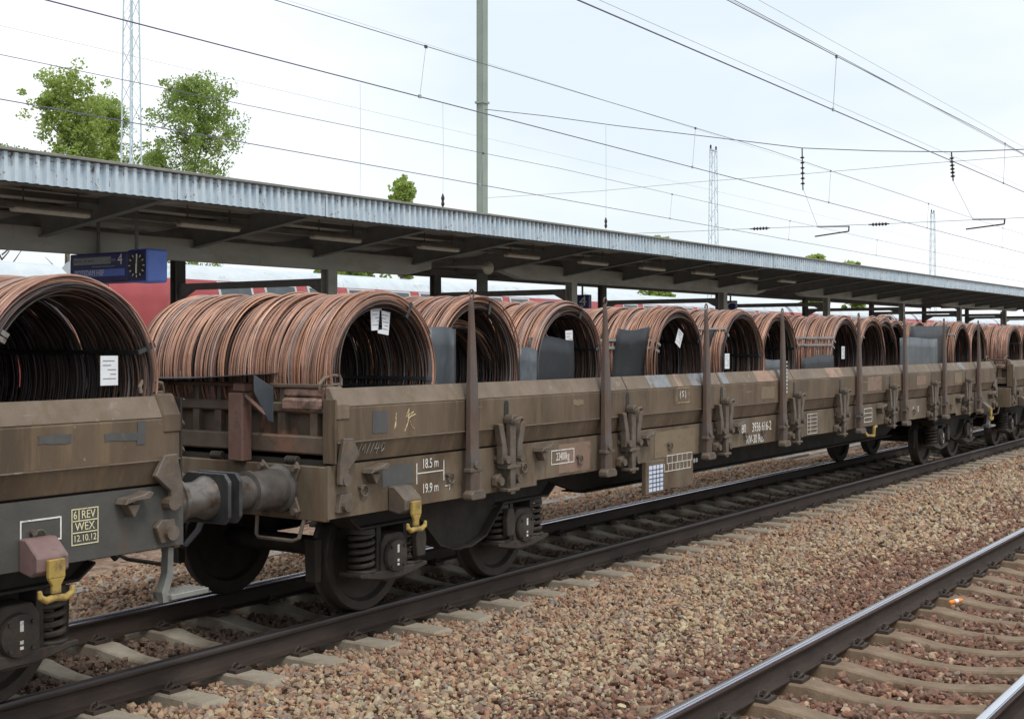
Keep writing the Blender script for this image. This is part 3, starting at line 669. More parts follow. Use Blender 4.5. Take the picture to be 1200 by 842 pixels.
            MB().cyl((e - sx*.13, sg * 1.40, 1.13), (e - sx*.13, sg * 1.30, 1.13), .045, n=12).build('hinge_pin', 'latch', W)
            MB().prism([(e - sx*.24, .99), (e - sx*.20, 1.03), (e - sx*.10, 1.03), (e - sx*.07, .90), (e - sx*.20, .89)], 'y', sg * 1.345 - .02, sg * 1.345 + .02).build('corner_bracket', 'latch', W, bevel=.005)
            MB().cyl((e - sx*.14, sg * 1.40, .95), (e - sx*.14, sg * 1.35, .95), .045, n=12).build('corner_pin', 'latch', W)
            # zig-zag end strip of the drop side
            z = MB(); zz = [1.28, 1.36, 1.44, 1.52, 1.60, 1.68, 1.75]
            for i in range(6):
                a, b = (1.27, 1.345) if i % 2 else (1.345, 1.27)
                z.tube([(e - sx*.012, sg*a, zz[i]), (e - sx*.012, sg*b, zz[i+1])], .008, 4)
            if sx > 0: z.build('lattice_strip', 'endwall', W); MB().box(e - sx*.045, e - sx*.03, min(sg*1.262, sg*1.35), max(sg*1.262, sg*1.35), 1.27, 1.76).build('side_end_plate', 'under', W)
            else: MB().box(e + .030, e + .045, min(sg*1.25, sg*1.372), max(sg*1.25, sg*1.372), 1.245, 1.70).build('side_end_plate', 'side', W, bevel=.004)
            MB().prism([(sg*1.25, 1.55), (sg*1.3695, 1.55), (sg*1.3695, 1.66), (sg*1.30, 1.785), (sg*1.25, 1.785)], 'x', min(e - sx*.05, e - sx*.19), max(e - sx*.05, e - sx*.19)).build('corner_cap', 'cap' if sx < 0 else 'side', W, bevel=.012)
        make_buffer(W, sx, -.875); make_buffer(W, sx, .875)
        # draw hook and coupling
        dh = empty('draw_gear', (e, 0, 1.03), W)
        MB().box(min(0, sx*.20), max(0, sx*.20), -.035, .035, -.07, .05).prism([(sx*.18, -.07), (sx*.34, -.05), (sx*.36, .06), (sx*.30, .12), (sx*.27, .10), (sx*.29, .04), (sx*.18, .05)], 'y', -.03, .03).build('draw_hook', 'iron', dh, bevel=.005)
        MB().tube([(sx*.28, -.08, .05), (sx*.42, -.085, -.10), (sx*.52, -.085, -.22)], .018, 7).tube([(sx*.28, .08, .05), (sx*.42, .085, -.10), (sx*.52, .085, -.22)], .018, 7).cyl((sx*.52, -.1, -.22), (sx*.52, .1, -.22), .022).build('screw_coupling', 'iron', dh, smooth=True)
        for yy in (-.28, .28):
            MB().tube([(sx*.02, yy, -.10), (sx*.14, yy, -.12), (sx*.24, yy, -.30), (sx*.34, yy * .9, -.40), (sx*.5, yy*.8, -.32)], .026, 8).build('brake_hose', 'black', dh, smooth=True)
        # coupler's hand rail under the buffer
        MB().tube([(e + sx*.02, -1.12, .845), (e + sx*.05, -1.10, .72), (e + sx*.07, -1.06, .70), (e + sx*.07, -.72, .70), (e + sx*.05, -.68, .72), (e + sx*.02, -.66, .845)], .014, 8).build('hand_rail', 'latch', W, smooth=True)
        # yellow tow hook under the sill
        th = empty('tow_hook', (-8.58 if sx < 0 else 8.28, -1.33, .865), W)
        MB().prism([(.0, .17), (.0, -.01), (-.10, -.03), (-.165, .0), (-.165, .08), (-.06, .17)], 'x', -.10, .10).build('hook_bracket', 'latch', th, bevel=.008)
        hk = MB(); hk.box(-.05, .055, -.195, -.168, -.035, .065); hk.prism([(-.05, -.035), (.055, -.035), (.03, -.075), (.03, -.12), (-.025, -.12), (-.025, -.075)], 'y', -.194, -.169)
        hk.tube([(-.105, -.19, -.09), (-.10, -.19, -.125), (-.06, -.185, -.148), (.0, -.18, -.14), (.06, -.185, -.148), (.10, -.19, -.125), (.105, -.19, -.09)], [.012, .018, .021, .022, .021, .018, .012], 8)
        hk.build('hook', 'yellow', th, bevel=.004)
    for sx in (1,):
        # shunter's step
        sp = empty('foot_step', (sx * (HL - .03), -1.22, 0), W)
        MB().prism([(-.02, .86), (.02, .86), (.015, .66), (-.02, .56), (.03, .505), (-.06, .505), (-.07, .57), (-.03, .68)], 'y', -.03, .03).box(-.05, .05, -.03, .10, .505, .517).build('hanger', 'step', sp)
        tr = MB().box(-.02, .28, -.06, .12, .517, .55)
        tr.build('tread', 'step', sp, bevel=.004)
        gr = MB()
        for i in range(7):
            for j in range(4):
                x0 = .005 + i * .042; y0 = -.036 + j * .044
                gr.prism([(x0 - .012, y0), (x0, y0 - .012), (x0 + .012, y0), (x0, y0 + .012)], 'z', .55, .557)
        o = gr.build('tread_studs', 'step', sp); o['kind'] = 'stuff'
    make_bogie(W, -7.43); make_bogie(W, 7.43)
    return W

WB = make_wagon()
WB.location.x = 15.98
tag(WB, 'long brown flat wagon in the middle with stanchions, loaded with many wire coils', 'flat wagon', 'freight wagons of one train')
WA = copy_tree(WB); WA.location.x = 15.98 - 19.96
tag(WA, 'brown flat wagon at the edge, with a dark grey sill and date stencil', 'flat wagon', 'freight wagons of one train')
WC = copy_tree(WB); WC.location.x = 15.98 + 19.9
tag(WC, 'farthest brown flat wagon, coupled behind the long middle wagon', 'flat wagon', 'freight wagons of one train')
for ch in WA.children:
    if ch.name.startswith('sill') and not ch.name.startswith('sill_flange'):
        ch.data = ch.data.copy(); ch.data.materials[0] = M['sill_dark']

for th in WA.children:
    for ch in th.children:
        if ch.name.startswith('hook_bracket'): ch.data = ch.data.copy(); ch.data.materials[0] = M['purple']
# lettering and touch-ups on the middle wagon, local x, faces at y = -1.325 (sill) and -1.36 (drop side)
YS, YP = -1.3275, -1.3625
def LX(px, L=6.06): return S(px, L) - 15.98
def dim_line(W, x0, x1, z, tick=.03, extra=0):
    t = .0012; mb = MB(); mb.box(x0, x1, YS - t, YS, z - .004, z + .004)
    for x in (x0, x1): mb.box(x - .005, x + .005, YS - t, YS, z - tick, z + tick)
    mb.build('dimension_line', 'white', W)
D0 = LX(506); lettering('18.5 m', .105, (D0, YS, 1.165), 'white', WB, sx=.72)
dim_line(WB, D0 - .17, D0 + .17, 1.10, .08)
lettering('19.9 m', .105, (D0, YS, .975), 'white', WB, sx=.72)
MB().box(D0 - .245, D0 - .185, YS - .0012, YS, .971, .979).box(D0 - .25, D0 - .242, YS - .0012, YS, .94, 1.01).box(D0 + .185, D0 + .245, YS - .0012, YS, .971, .979).box(D0 + .242, D0 + .25, YS - .0012, YS, .94, 1.01).build('dimension_line', 'white', WB)
xk = LX(661)
lettering('23400kg', .10, (xk, YS, 1.08), 'white', WB, sx=.66); frame_lines(xk - .19, xk + .19, 1.02, 1.14, YS).build('stencil_frame', 'white', WB)
x0, x1 = LX(783), LX(812)
ex = [(x0 + (x1-x0)*k/5 - .004, x0 + (x1-x0)*k/5 + .004, .86, .94) for k in range(1, 5)] + [(x0 - .06 + (x1-x0+.03)*k/7, x0 - .053 + (x1-x0+.03)*k/7, .78, .86) for k in range(0, 8)] + [(x0-.06, x1-.02, .776, .784)]
frame_lines(x0, x1, .86, .94, YS, .007, ex).build('load_table', 'white', WB)
[lettering('*', .12, (x1 + .06 + q * .06, YS, .82), 'white', WB) for q in (0, 1)]
xn = LX(890)
lettering('80', .155, (xn - .42, YS, 1.11), 'white', WB, sx=.80); lettering('3936 616-2', .155, (xn + .10, YS, 1.11), 'white', WB, sx=.80); lettering('RIV-30 Res', .14, (xn - .10, YS, .975), 'white', WB, sx=.80)
xx = LX(953)
frame_lines(xx - .17, xx + .17, .94, 1.19, YS, .007, [(xx - .17, xx + .17, z, z + .006) for z in (.99, 1.04, 1.09, 1.14)] + [(xx - .06, xx - .054, .94, 1.19)]).build('load_table', 'white', WB)
xx = LX(1017)
frame_lines(xx - .12, xx + .22, .98, 1.17, YS, .009, [(xx - .12, xx + .22, z, z + .008) for z in (1.04, 1.10)]).build('load_table', 'white', WB)
lettering('4', .14, (LX(1071), YS, 1.06), 'white', WB); lettering('0', .14, (LX(1077), YS, 1.06), 'white', WB)
# the note holder under the sill
nh = empty('note_holder', (LX(766), -1.31, 0), WB)
MB().box(-.20, .20, -.05, .0, .585, .915).build('holder_case', 'sill', nh, bevel=.006)
MB().box(-.14, .16, -.054, -.0505, .61, .87).build('note_sheet', 'bluepaper', nh)
gl = MB()
for k in range(1, 6): gl.box(-.14, .16, -.0575, -.0545, .61 + .26*k/6 - .004, .61 + .26*k/6 + .004)
for k in range(1, 4): gl.box(-.14 + .3*k/4 - .004, -.14 + .3*k/4 + .004, -.0575, -.0545, .61, .87)
gl.build('wire_grille', 'plate', nh)
def patch(W, x0, x1, z0, z1, m, y=YP, name='paint_patch', seed=0):
    r = random.Random(seed + int(abs(x0) * 100)); n = 5; pts = []
    for k in range(n): pts.append((x0 + (x1-x0)*k/n + r.uniform(-.004, .004), z0 + r.uniform(-.006, .006)))
    for k in range(3): pts.append((x1 + r.uniform(-.006, .006), z0 + (z1-z0)*k/3))
    for k in range(n): pts.append((x1 - (x1-x0)*k/n, z1 + r.uniform(-.006, .006)))
    for k in range(3): pts.append((x0 + r.uniform(-.006, .006), z1 - (z1-z0)*k/3))
    MB().prism(pts, 'y', y - .0007, y + .0006).build(name, m, W)
patch(WB, LX(442) - .08, LX(442) + .09, 1.44, 1.60, 'patch'); patch(WB, LX(676) - .10, LX(676) + .08, 1.53, 1.585, 'patch2')
patch(WB, LX(797) - .18, LX(797) + .18, 1.46, 1.62, 'side', seed=4)
patch(WB, LX(898) - .20, LX(898) + .20, 1.44, 1.585, 'patch2', seed=3); patch(WB, LX(1018) - .12, LX(1018) + .5, 1.42, 1.62, 'patch3', seed=5)
patch(WB, LX(1078) - .25, LX(1078) + .25, 1.45, 1.59, 'patch3', seed=6); patch(WB, LX(1121) - .2, LX(1121) + .25, 1.42, 1.61, 'patch2', seed=7)
patch(WB, LX(795) - .5, LX(795) + .42, .93, 1.20, 'patch2', y=YS + .0008, seed=8); patch(WB, LX(470) - .2, LX(470) + .16, 1.03, 1.18, 'patch', y=YS, seed=9); patch(WB, -6.3, -5.75, .93, 1.19, 'patch3', y=YS + .0008, seed=10)
def scribble(x, z, strokes, sc, face, m='chalk', name='chalk_mark'):
    """hand-drawn strokes on the drop side: face(z) gives the y of the surface"""
    mb = MB()
    for st in strokes: MB().tube([(x + a * sc, face(z + c * sc), z + c * sc) for a, c in st], .0042, 4).build(name, m, WB)
flat = lambda z: YP + .001
slope = lambda z: -1.357 + (1.385 - z) * (.049 / .141) - .001
scribble(LX(460), 1.46, [[(0, 0), (.15, .9), (.1, .1)], [(.9, -.2), (1.2, .3), (1.3, 1.1), (1.0, .6), (1.7, .9), (1.3, .5), (1.6, .0), (1.8, -.1)], [(1.2, .55), (1.9, .75)]], .13, flat)
scribble(LX(421), 1.295, [[(0, 0), (.15, .9), (.4, .3), (.7, .9), (.8, 0)], [(1.1, 0), (1.25, .9)], [(1.6, 0), (1.75, .9)], [(2.2, .9), (2.05, .35), (2.6, .4)], [(2.5, .8), (2.4, -.1)], [(3.0, .8), (2.85, .4), (3.0, .0), (3.3, .3), (3.25, .75), (3.0, .8)]], .085, slope, 'step')
xq = LX(798); lettering('( S )', .09, (xq, YP - .002, 1.565), 'white', WB); frame_lines(xq - .14, xq + .14, 1.48, 1.63, YP - .0015, .005).build('chalk_frame', 'chalk', WB)
# white measure marks up one stanchion
mk = MB()
for k in range(9): mk.box(LX(922, 5.95) - .01, LX(922, 5.95) + .012, -1.4525, -1.4505, 1.50 + k * .045, 1.525 + k * .045)
mk.build('paint_mark', 'white', WB)

bl = MB().tube([(LX(1018, 5.97), -1.345, .90), (LX(1018, 5.97) + .03, -1.40, .80), (LX(1018, 5.97) + .28, -1.41, .78), (LX(1018, 5.97) + .30, -1.41, .90), (LX(1018, 5.97) + .42, -1.40, .91)], .022, 7).build('brake_lever', 'yellow', WB, smooth=True)
for px0, px1, m in ((758, 782, 'strip_blue'), (790, 796, 'strip_pink'), (806, 826, 'strip_blue'), (843, 850, 'strip_blue'), (884, 908, 'strip_pink'), (912, 918, 'strip_blue'), (968, 985, 'strip_pink'), (1122, 1128, 'strip_blue')):
    xa_, xb_ = LX(px0, 6.09), LX(px1, 6.09)
    MB().prism([(-1.2885, 1.7737), (-1.3587, 1.6468), (-1.3597, 1.6472), (-1.2895, 1.7743)], 'x', xa_, xb_).build('top_repaint', m, WB)
# wagon at the left edge: box stencils, dark touch-ups
def AX(px, L=6.06): return S(px, L) - (15.98 - 19.96)
xa, xb = AX(26), AX(73)
frame_lines(xa, xb, 1.005, 1.125, YS, .009).build('stencil_frame', 'white', WA)
xa, xb = AX(86), AX(116.5); xm = (xa + xb) / 2; wd = xb - xa
frame_lines(xa, xb, .955, 1.155, YS, .006, [(xa, xb, 1.019, 1.025), (xa, xb, 1.085, 1.091), (xa + wd*.25, xa + wd*.25 + .006, 1.09, 1.155)]).build('stencil_frame', 'cream', WA)
lettering('6', .066, (xa + wd*.13, YS, 1.120), 'cream', WA, sx=.8); lettering('REV', .066, (xa + wd*.63, YS, 1.120), 'cream', WA, sx=.85); lettering('WEX', .066, (xm, YS, 1.054), 'cream', WA, sx=.9); lettering('12.10.12', .054, (xm, YS, .988), 'cream', WA, sx=.85)
patch(WA, AX(42), AX(81), 1.535, 1.585, 'patch', seed=1); patch(WA, AX(120), AX(167), 1.525, 1.57, 'patch', seed=2); patch(WA, AX(158), AX(167.5), 1.50, 1.63, 'patch', y=YP - .001, seed=3)
MB().box(AX(158.5), AX(159.5), YS - .0012, YS, 1.14, 1.18).build('paint_mark', 'chalk', WA)

# ------------------------------------------------------------------ wire coils
def coil_mesh(seed, length=2.05, R0=.605, wire=.0078, slump=0, seg=52, inner=False):
    g = np.random.default_rng(seed); loops = []
    pitch = wire * 2 * .93
    # outer skin, in bunches of a few wires each
    y = 0.
    while y < length:
        k = g.integers(2, 7); dr = g.normal(0, .008); cx, cz = g.normal(0, .006, 2); tx, tz = g.normal(0, .020, 2)
        for _ in range(k):
            loops.append((y, R0 + dr + g.normal(0, .0035), cx + g.normal(0, .0035), cz + g.normal(0, .0035), tx + g.normal(0, .006), tz + g.normal(0, .006))); y += pitch * g.uniform(.85, 1.15)
        if g.uniform() < .22: y += pitch * g.uniform(.4, 1.4)
    no = len(loops)
    # filling below the skin, and the inner wall
    for lay, cnt in ((R0 - .020, 110), (R0 - .045, 120), (R0 - .075, 190)):
        for _ in range(cnt): loops.append((g.uniform(0, length), lay + g.normal(0, .007), *g.normal(0, .006, 2), *g.normal(0, .014, 2)))
    # end faces: bunched rings of many radii
    for e, sg in ((0., 1), (length, -1)):
        for _ in range(34):
            loops.append((e + sg * abs(g.normal(0, .03)), R0 - .088 + g.uniform(0, .095), *g.normal(0, .010, 2), *g.normal(0, .016, 2)))
    if slump:
        for _ in range(26): loops.append((.12 + g.uniform(0, .35), R0 - .03 + g.normal(0, .014), slump + g.normal(0, .02), -.03 + g.normal(0, .01), *g.normal(0, .02, 2)))
    A = np.array(loops)
    isin = A[:, 1] < R0 - .034
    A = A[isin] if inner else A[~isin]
    n = len(A); t = np.linspace(0, 2 * np.pi, seg, endpoint=False)
    ph = g.uniform(0, 6.28, (n, 1)); ph3 = g.uniform(0, 6.28, (n, 1))
    r = A[:, 1:2] * (1 + .006 * np.sin(2 * t + ph) + .004 * np.sin(3 * t + ph3))
    C = np.stack([A[:, 2:3] + r * np.cos(t), A[:, 0:1] + A[:, 4:5] * np.cos(t) + A[:, 5:6] * np.sin(t), A[:, 3:4] + r * np.sin(t) * .985], 2)   # n,seg,3
    K = 4; a = np.arange(K) / K * 2 * np.pi
    rad = np.stack([np.cos(t), 0 * t, np.sin(t)], 1)            # seg,3
    off = np.cos(a)[None, :, None] * rad[:, None, :] + np.sin(a)[None, :, None] * np.array([0, 1, 0])[None, None, :]   # seg,K,3
    V = C[:, :, None, :] + wire * off[None]
    idx = np.arange(n * seg * K).reshape(n, seg, K); nx = np.roll(idx, -1, 1); ky = np.roll(idx, -1, 2); nk = np.roll(nx, -1, 2)
    F = np.stack([idx, ky, nk, nx], -1).reshape(-1, 4)
    return V.reshape(-1, 3), F
CM = []
for i, kw in enumerate([dict(seed=11), dict(seed=12, slump=.20), dict(seed=13, length=1.9), dict(seed=14, length=2.1)]):
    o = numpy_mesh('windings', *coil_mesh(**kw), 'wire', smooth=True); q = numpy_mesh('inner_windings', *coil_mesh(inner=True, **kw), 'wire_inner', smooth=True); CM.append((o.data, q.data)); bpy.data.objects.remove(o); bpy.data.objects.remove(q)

def strap(c, ang, m, length=2.05, wdt=.028, R0=.605):
    """flat band that ties the ring wall together lengthwise"""
    ri, ro = R0 - .115, R0 + .018; th = .004; ca, sa = math.cos(ang), math.sin(ang)
    path = [(ro, -.02), (ro, length + .02), (ri, length + .02), (ri, -.02)]
    mb = MB()
    for k in range(4):
        (r0, y0), (r1, y1) = path[k], path[(k+1) % 4]; v = []
        for r, y in ((r0, y0), (r1, y1)):
            for sw in (-wdt/2, wdt/2):
                for e in (0, 1):
                    rr = r + (th * e if k in (0, 2) else 0); yy = y - (th * e if k in (1, 3) else 0)
                    v.append((c * 0 + rr * ca - sw * sa, yy, (rr * sa + sw * ca) * .985))
        mb.add(v, [(0,1,3,2),(4,6,7,5),(0,4,5,1),(2,3,7,6),(0,2,6,4),(1,5,7,3)])
    return mb
def paper_tag(parent, x, y, z, rot=0, w_=.105, h_=.155, two=False):
    t = empty('paper_label', (x, y, z), parent); t.rotation_euler = (0, R(rot), 0)
    MB().box(-w_/2, w_/2, -.002, .002, -h_/2, h_/2).build('paper', 'paper', t)
    mb = MB()
    for k, (a, b) in enumerate([(-.38, .3), (-.38, .1), (-.1, .38), (.05, .38), (-.38, .38)]):
        zz = h_ * (.33 - k * .15); mb.box(a * w_, b * w_, -.0035, -.0025, zz - .0022, zz + .0022)
    mb.build('print', 'ink', t)
COILS = [
    (4.60, 6.16, 3, 20, [(20, 'strap_dark'), (148, 'strap'), (152, 'strap'), (200, 'strap_dark')], [(128, 434, 0)], 'cropped rusty wire coil at the edge, white tag hanging inside, on the grey-silled wagon'),
    (7.38, 6.18, 0, 0, [(60, 'strap_dark'), (-14, 'strap_dark'), (-6, 'strap_dark'), (188, 'strap')], [(441, 373, -4), (450, 378, 7)], 'rusty wire coil at the near end of the middle wagon with two white papers inside'),
    (8.62, 6.20, 1, 75, [(75, 'strap_dark')], [], 'slumped rusty wire coil with bright inner rings just behind the first tall stanchion'),
    (10.05, 6.20, 2, 140, [(70, 'strap_dark'), (20, 'strap_dark')], [(667, 398, -3)], 'rusty wire coil beside the wide black mat between the first two stanchions'),
    (12.20, 6.16, 0, 210, [(155, 'strap'), (163, 'strap'), (30, 'strap_dark')], [(796, 396, 28)], 'rusty wire coil with a tilted tag high inside, in front of the platform letter C'),
    (13.85, 6.18, 3, 300, [(140, 'strap'), (10, 'strap_dark')], [(852, 423, 0)], 'rusty wire coil with an upright white tag low inside, past the third stanchion'),
    (15.08, 6.22, 1, 30, [(20, 'strap_dark')], [], 'rusty wire coil partly behind the stanchion with white measure marks'),
    (17.36, 6.18, 2, 95, [(150, 'strap'), (160, 'strap')], [(988, 413, 0)], 'rusty wire coil with a square white tag just before the fifth stanchion'),
    (18.60, 6.22, 3, 180, [(140, 'strap')], [], 'rusty wire coil with pale end rings just past the fifth stanchion'),
    (19.80, 6.42, 0, 250, [(30, 'strap_dark')], [(1047, 409, 0)], 'rusty wire coil set back with a white tag, beside the tall dark mats'),
    (20.98, 6.62, 1, 320, [], [], 'rusty wire coil mostly hidden behind the pale slate mat'),
    (22.20, 6.60, 2, 15, [(160, 'strap')], [], 'rusty wire coil right behind the tallest dark mat'),
    (23.40, 6.20, 0, 130, [(140, 'strap')], [(1137, 410, 18)], 'rusty wire coil with a tilted white tag past the tall dark mats'),
    (24.60, 6.22, 3, 60, [(75, 'strap_dark')], [], 'last rusty wire coil at the far end of the middle wagon'),
    (27.32, 6.18, 2, 200, [(30, 'strap'), (190, 'strap')], [], 'rusty wire coil on the farthest wagon, nearest its end wall'),
    (28.6, 6.22, 0, 280, [], [], 'rusty wire coil cut off by the picture edge on the farthest wagon'),
]
for cx, fy, var, spin, straps, tags, label in COILS:
    c = tag(empty('wire_coil', (cx, fy, 1.265 + .605)), label, 'wire coil', 'wire coils loaded across the wagons')
    wn = inst('windings', CM[var][0], c, rot=(0, R(spin), 0)); wn['kind'] = 'stuff'
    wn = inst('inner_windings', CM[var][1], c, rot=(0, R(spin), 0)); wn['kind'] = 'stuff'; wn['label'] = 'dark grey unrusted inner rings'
    ln = {0: 2.05, 1: 2.05, 2: 1.9, 3: 2.1}[var]
    for a, m in straps: strap(0, R(a), m, ln).build('binding_strap', m, c)
    for tp, tq, tr in tags: paper_tag(c, S(tp, fy + .06) - cx, .06, Z(tp, tq, fy + .06) - 1.87, tr, .125, .175)

# ------------------------------------------------------------------ loose mats between the coils, added light blockers behind
def mat_sheet(px0, px1, py0, py1, L, m, label, curl=.0, fold=None, lean=0):
    x0, x1 = S(px0, L), S(px1, L); pm = (px0 + px1) / 2
    z1 = Z(pm, py0, L); z0 = 1.30
    nx, nz = 8, 6; v = []; f = []; q_ = random.Random(int(px0)); sh, wv, tl = q_.uniform(-.05, .05), q_.uniform(.006, .02), q_.uniform(-.03, .03)
    for j in range(nz + 1):
        for i in range(nx + 1):
            u, q = i / nx, j / nz
            y = L + curl * math.sin(u * math.pi) * (q - .2) + lean * q + .012 * math.sin(3 * u + 2 * q)
            z = z0 + (z1 - z0) * q + wv * q * math.sin(5 * u + px0) + tl * (u - .5) * q
            if fold and q > fold: y -= (q - fold) * .18; z -= (q - fold) * .02
            v.append((x0 + (x1 - x0) * u + sh * q, y, z))
    for j in range(nz):
        for i in range(nx): f.append((j*(nx+1)+i, j*(nx+1)+i+1, (j+1)*(nx+1)+i+1, (j+1)*(nx+1)+i))
    o = MB().add(v, f).build('separator_mat', m, smooth=True)
    so = o.modifiers.new('solid', 'SOLIDIFY'); so.thickness = .006
    tag(o, label, 'mat', 'dark mats wedged between the coils')
mat_sheet(502, 532, 384, 450, 6.165, 'sheet_grey', 'curled slate grey mat between the first two coils of the middle wagon', curl=-.05)
mat_sheet(609, 627, 408, 446, 6.165, 'sheet_grey', 'narrow slate mat strip upright beside the slumped coil', curl=-.01)
mat_sheet(622, 672, 396, 446, 6.25, 'sheet', 'wide black mat standing before the second stanchion')
mat_sheet(719, 754, 384, 444, 6.24, 'sheet', 'black mat with a bent upper half just past the second stanchion', fold=.6)
mat_sheet(827, 838, 388, 440, 6.30, 'sheet', 'narrow dark mat edge beside the third stanchion')
mat_sheet(895, 918, 421, 438, 6.17, 'sheet_grey', 'low slate mat at the foot of the coil before the marked stanchion')
mat_sheet(941, 976, 417, 436, 6.17, 'sheet', 'low black mat just past the marked stanchion')
mat_sheet(1066, 1115, 382, 428, 6.32, 'sheet', 'tall black mat rising highest behind the pale slate mat')
mat_sheet(1056, 1098, 396, 428, 6.17, 'sheet_grey', 'pale slate mat in front of the tall black one near the sixth stanchion')
for k, (xa_, xb_) in enumerate([(2.6, 4.9), (7.15, 9.3), (9.35, 12.9), (13.0, 15.8), (16.6, 20.4), (20.5, 25.1), (26.7, 29.3)]):  # added unseen mats behind the coils, blocking light to darken their openings
    o = MB().box(xa_, xb_, 8.36 + .02 * (k % 2), 8.368 + .02 * (k % 2), 1.27, 2.34 + .02 * math.sin(k * 2)).build('separator_mat', 'sheet')
    tag(o, ['black mat along the far side behind the cropped edge coil', 'black mat along the far side behind the first two middle-wagon coils', 'black mat along the far side behind the coil in front of sign C', 'black mat along the far side behind the measure-marked stanchion', 'black mat along the far side behind the fifth stanchion coils', 'black mat along the far side behind the last coils of the middle wagon', 'black mat along the far side of the farthest wagon'][k], 'mat', 'dark mats wedged between the coils')
# sheet drooping over the near end wall
v = []; f = []
prof = [(0, 1.812, 8.55), (0, 1.82, 7.6), (0, 1.845, 6.95), (-.02, 1.858, 6.80)]
o = MB()
rows = []
for i, (dx, z, y) in enumerate([(0, 1.812, 8.55), (0, 1.818, 8.0), (0, 1.828, 7.4), (-.02, 1.866, 6.69)]):
    rows.append([(6.57 + dx, y, z), (6.80, y, z + .004), (6.98, y, z + .01)])
for a, b in zip(rows[:-1], rows[1:]):
    for k in range(2): o.add([a[k], a[k+1], b[k+1], b[k]], [(0, 1, 2, 3)])
o.add([(6.55, 6.69, 1.865), (6.55, 6.50, 1.777), (6.54, 6.49, 1.534), (6.54, 6.53, 1.54), (6.54, 6.68, 1.749)], [(0, 1, 2, 3, 4)])
o = o.build('separator_mat', 'sheet_grey'); o.modifiers.new('solid', 'SOLIDIFY').thickness = .006
tag(o, 'creased grey mat drooping over the end wall of the middle wagon', 'mat', 'dark mats wedged between the coils')

# ------------------------------------------------------------------ platform canopy
LF, LG1, LG2, LF2 = 14.0, 17.2, 21.6, 24.8
ZT = 2.08 + .1435 * LF / .827; ZBt = ZT - .37       # fascia top and bottom
X0, X1 = 2.0, 86.0
CN = tag(empty('platform_canopy', (0, 0, -.075)), 'long platform canopy with corrugated blue-white fascia and dark steel underside', 'canopy')
CN.rotation_euler = (0, -.005, 0)
LM = (LF + LF2) / 2; ZV = 4.0
def roof_z(L): return ZV + (ZT - .10 - ZV) * abs(L - LM) / (LM - LF)
# corrugated roof sheet, ridges along the track
pts = []; L = LF + .02; k = 0
while L <= LF2 - .02:
    pts.append((L, roof_z(L) + (.0 if (k // 2) % 2 else .04))); L += .075 if k % 2 else .05; k += 1
mb = MB(); nn = len(pts); v = [(x, p[0], p[1]) for x in (X0, X1) for p in pts]
mb.add(v, [(i, i+1, nn+i+1, nn+i) for i in range(nn-1)]).build('roof_sheet', 'deck', CN).modifiers.new('solid', 'SOLIDIFY').thickness = .004
# fascia panels: corrugated vertical steel, one per 3.05 m bay
def fascia_panel():
    mb = MB(); prof = []; x = 0; n = 20; p = 3.04 / n
    for i in range(n):
        prof += [(x, 0), (x + p*.30, 0), (x + p*.46, .055), (x + p*.84, .055)]; x += p
    prof.append((3.04, 0)); m = len(prof)
    v = [(a, b, z) for z in (0, .36) for a, b in prof]
    return mb.add(v, [(i, i+1, m+i+1, m+i) for i in range(m-1)])
FP = fascia_panel().build('fascia_panel', 'fascia', CN); so = FP.modifiers.new('solid', 'SOLIDIFY'); so.thickness = .003
RX0 = 12.25
xs = [RX0 + 3.05 * k for k in range(-4, 25)]
FP.location = (xs[0], LF, ZBt)
for x in xs[1:]:
    o = FP.copy(); COL.objects.link(o); o.location = (x, LF + rnd.uniform(-.004, .004), ZBt + rnd.uniform(-.008, .008)); o.rotation_euler = (R(rnd.uniform(-.6, .6)), 0, 0)
MB().box(X0, X1, LF - .05, LF + .16, ZT - .005, ZT + .035).build('edge_capping', 'capping', CN, bevel=.006)
MB().box(X0, X1, LF + .10, LF + .16, ZBt - .02, ZT - .02).build('edge_beam', 'rafter', CN)
MB().box(X0, X1, LF2 - .1, LF2, ZBt, ZT + .03).build('edge_beam', 'rafter', CN)
# rafters: tapered steel, each its own
rf = MB()
for sg in (-1, 1):
    a, b = (LF + .165, LG1 + .25) if sg < 0 else (LG2 - .25, LF2 - .12)
    za, zb = roof_z(a) - .01, roof_z(b) - .01
    da, db = (.22, .42) if sg < 0 else (.16, .12)
    rf.prism([(a, za), (b, zb), (b, zb - db), (a, za - da)], 'x', -.012, .012)
    rf.add([(-.07, a, za - da), (.07, a, za - da), (.07, b, zb - db), (-.07, b, zb - db), (-.07, a, za - da - .014), (.07, a, za - da - .014), (.07, b, zb - db - .014), (-.07, b, zb - db - .014)], [(0,1,2,3),(4,7,6,5),(0,4,5,1),(2,6,7,3),(1,5,6,2),(0,3,7,4)])
rf.prism([(LG1 + .25, roof_z(LG1 + .25) - .01), (LM, ZV - .01), (LG2 - .25, roof_z(LG2 - .25) - .01), (LG2 - .25, ZV - .09), (LG1 + .25, ZV - .09)], 'x', -.012, .012)
RF = rf.build('rafter', 'rafter', CN); RF.location.x = RX0 - 3.05 * 3
for k in range(-2, 24):
    o = RF.copy(); COL.objects.link(o); o.location.x = RX0 + 3.05 * k
# purlins
for L in (14.9, 15.75, 16.6, 18.3, 20.5, 22.4, 23.6):
    z = roof_z(L) - .014
    MB().box(X0, X1, L - .035, L + .035, z - .085, z).build('purlin', 'rafter', CN)
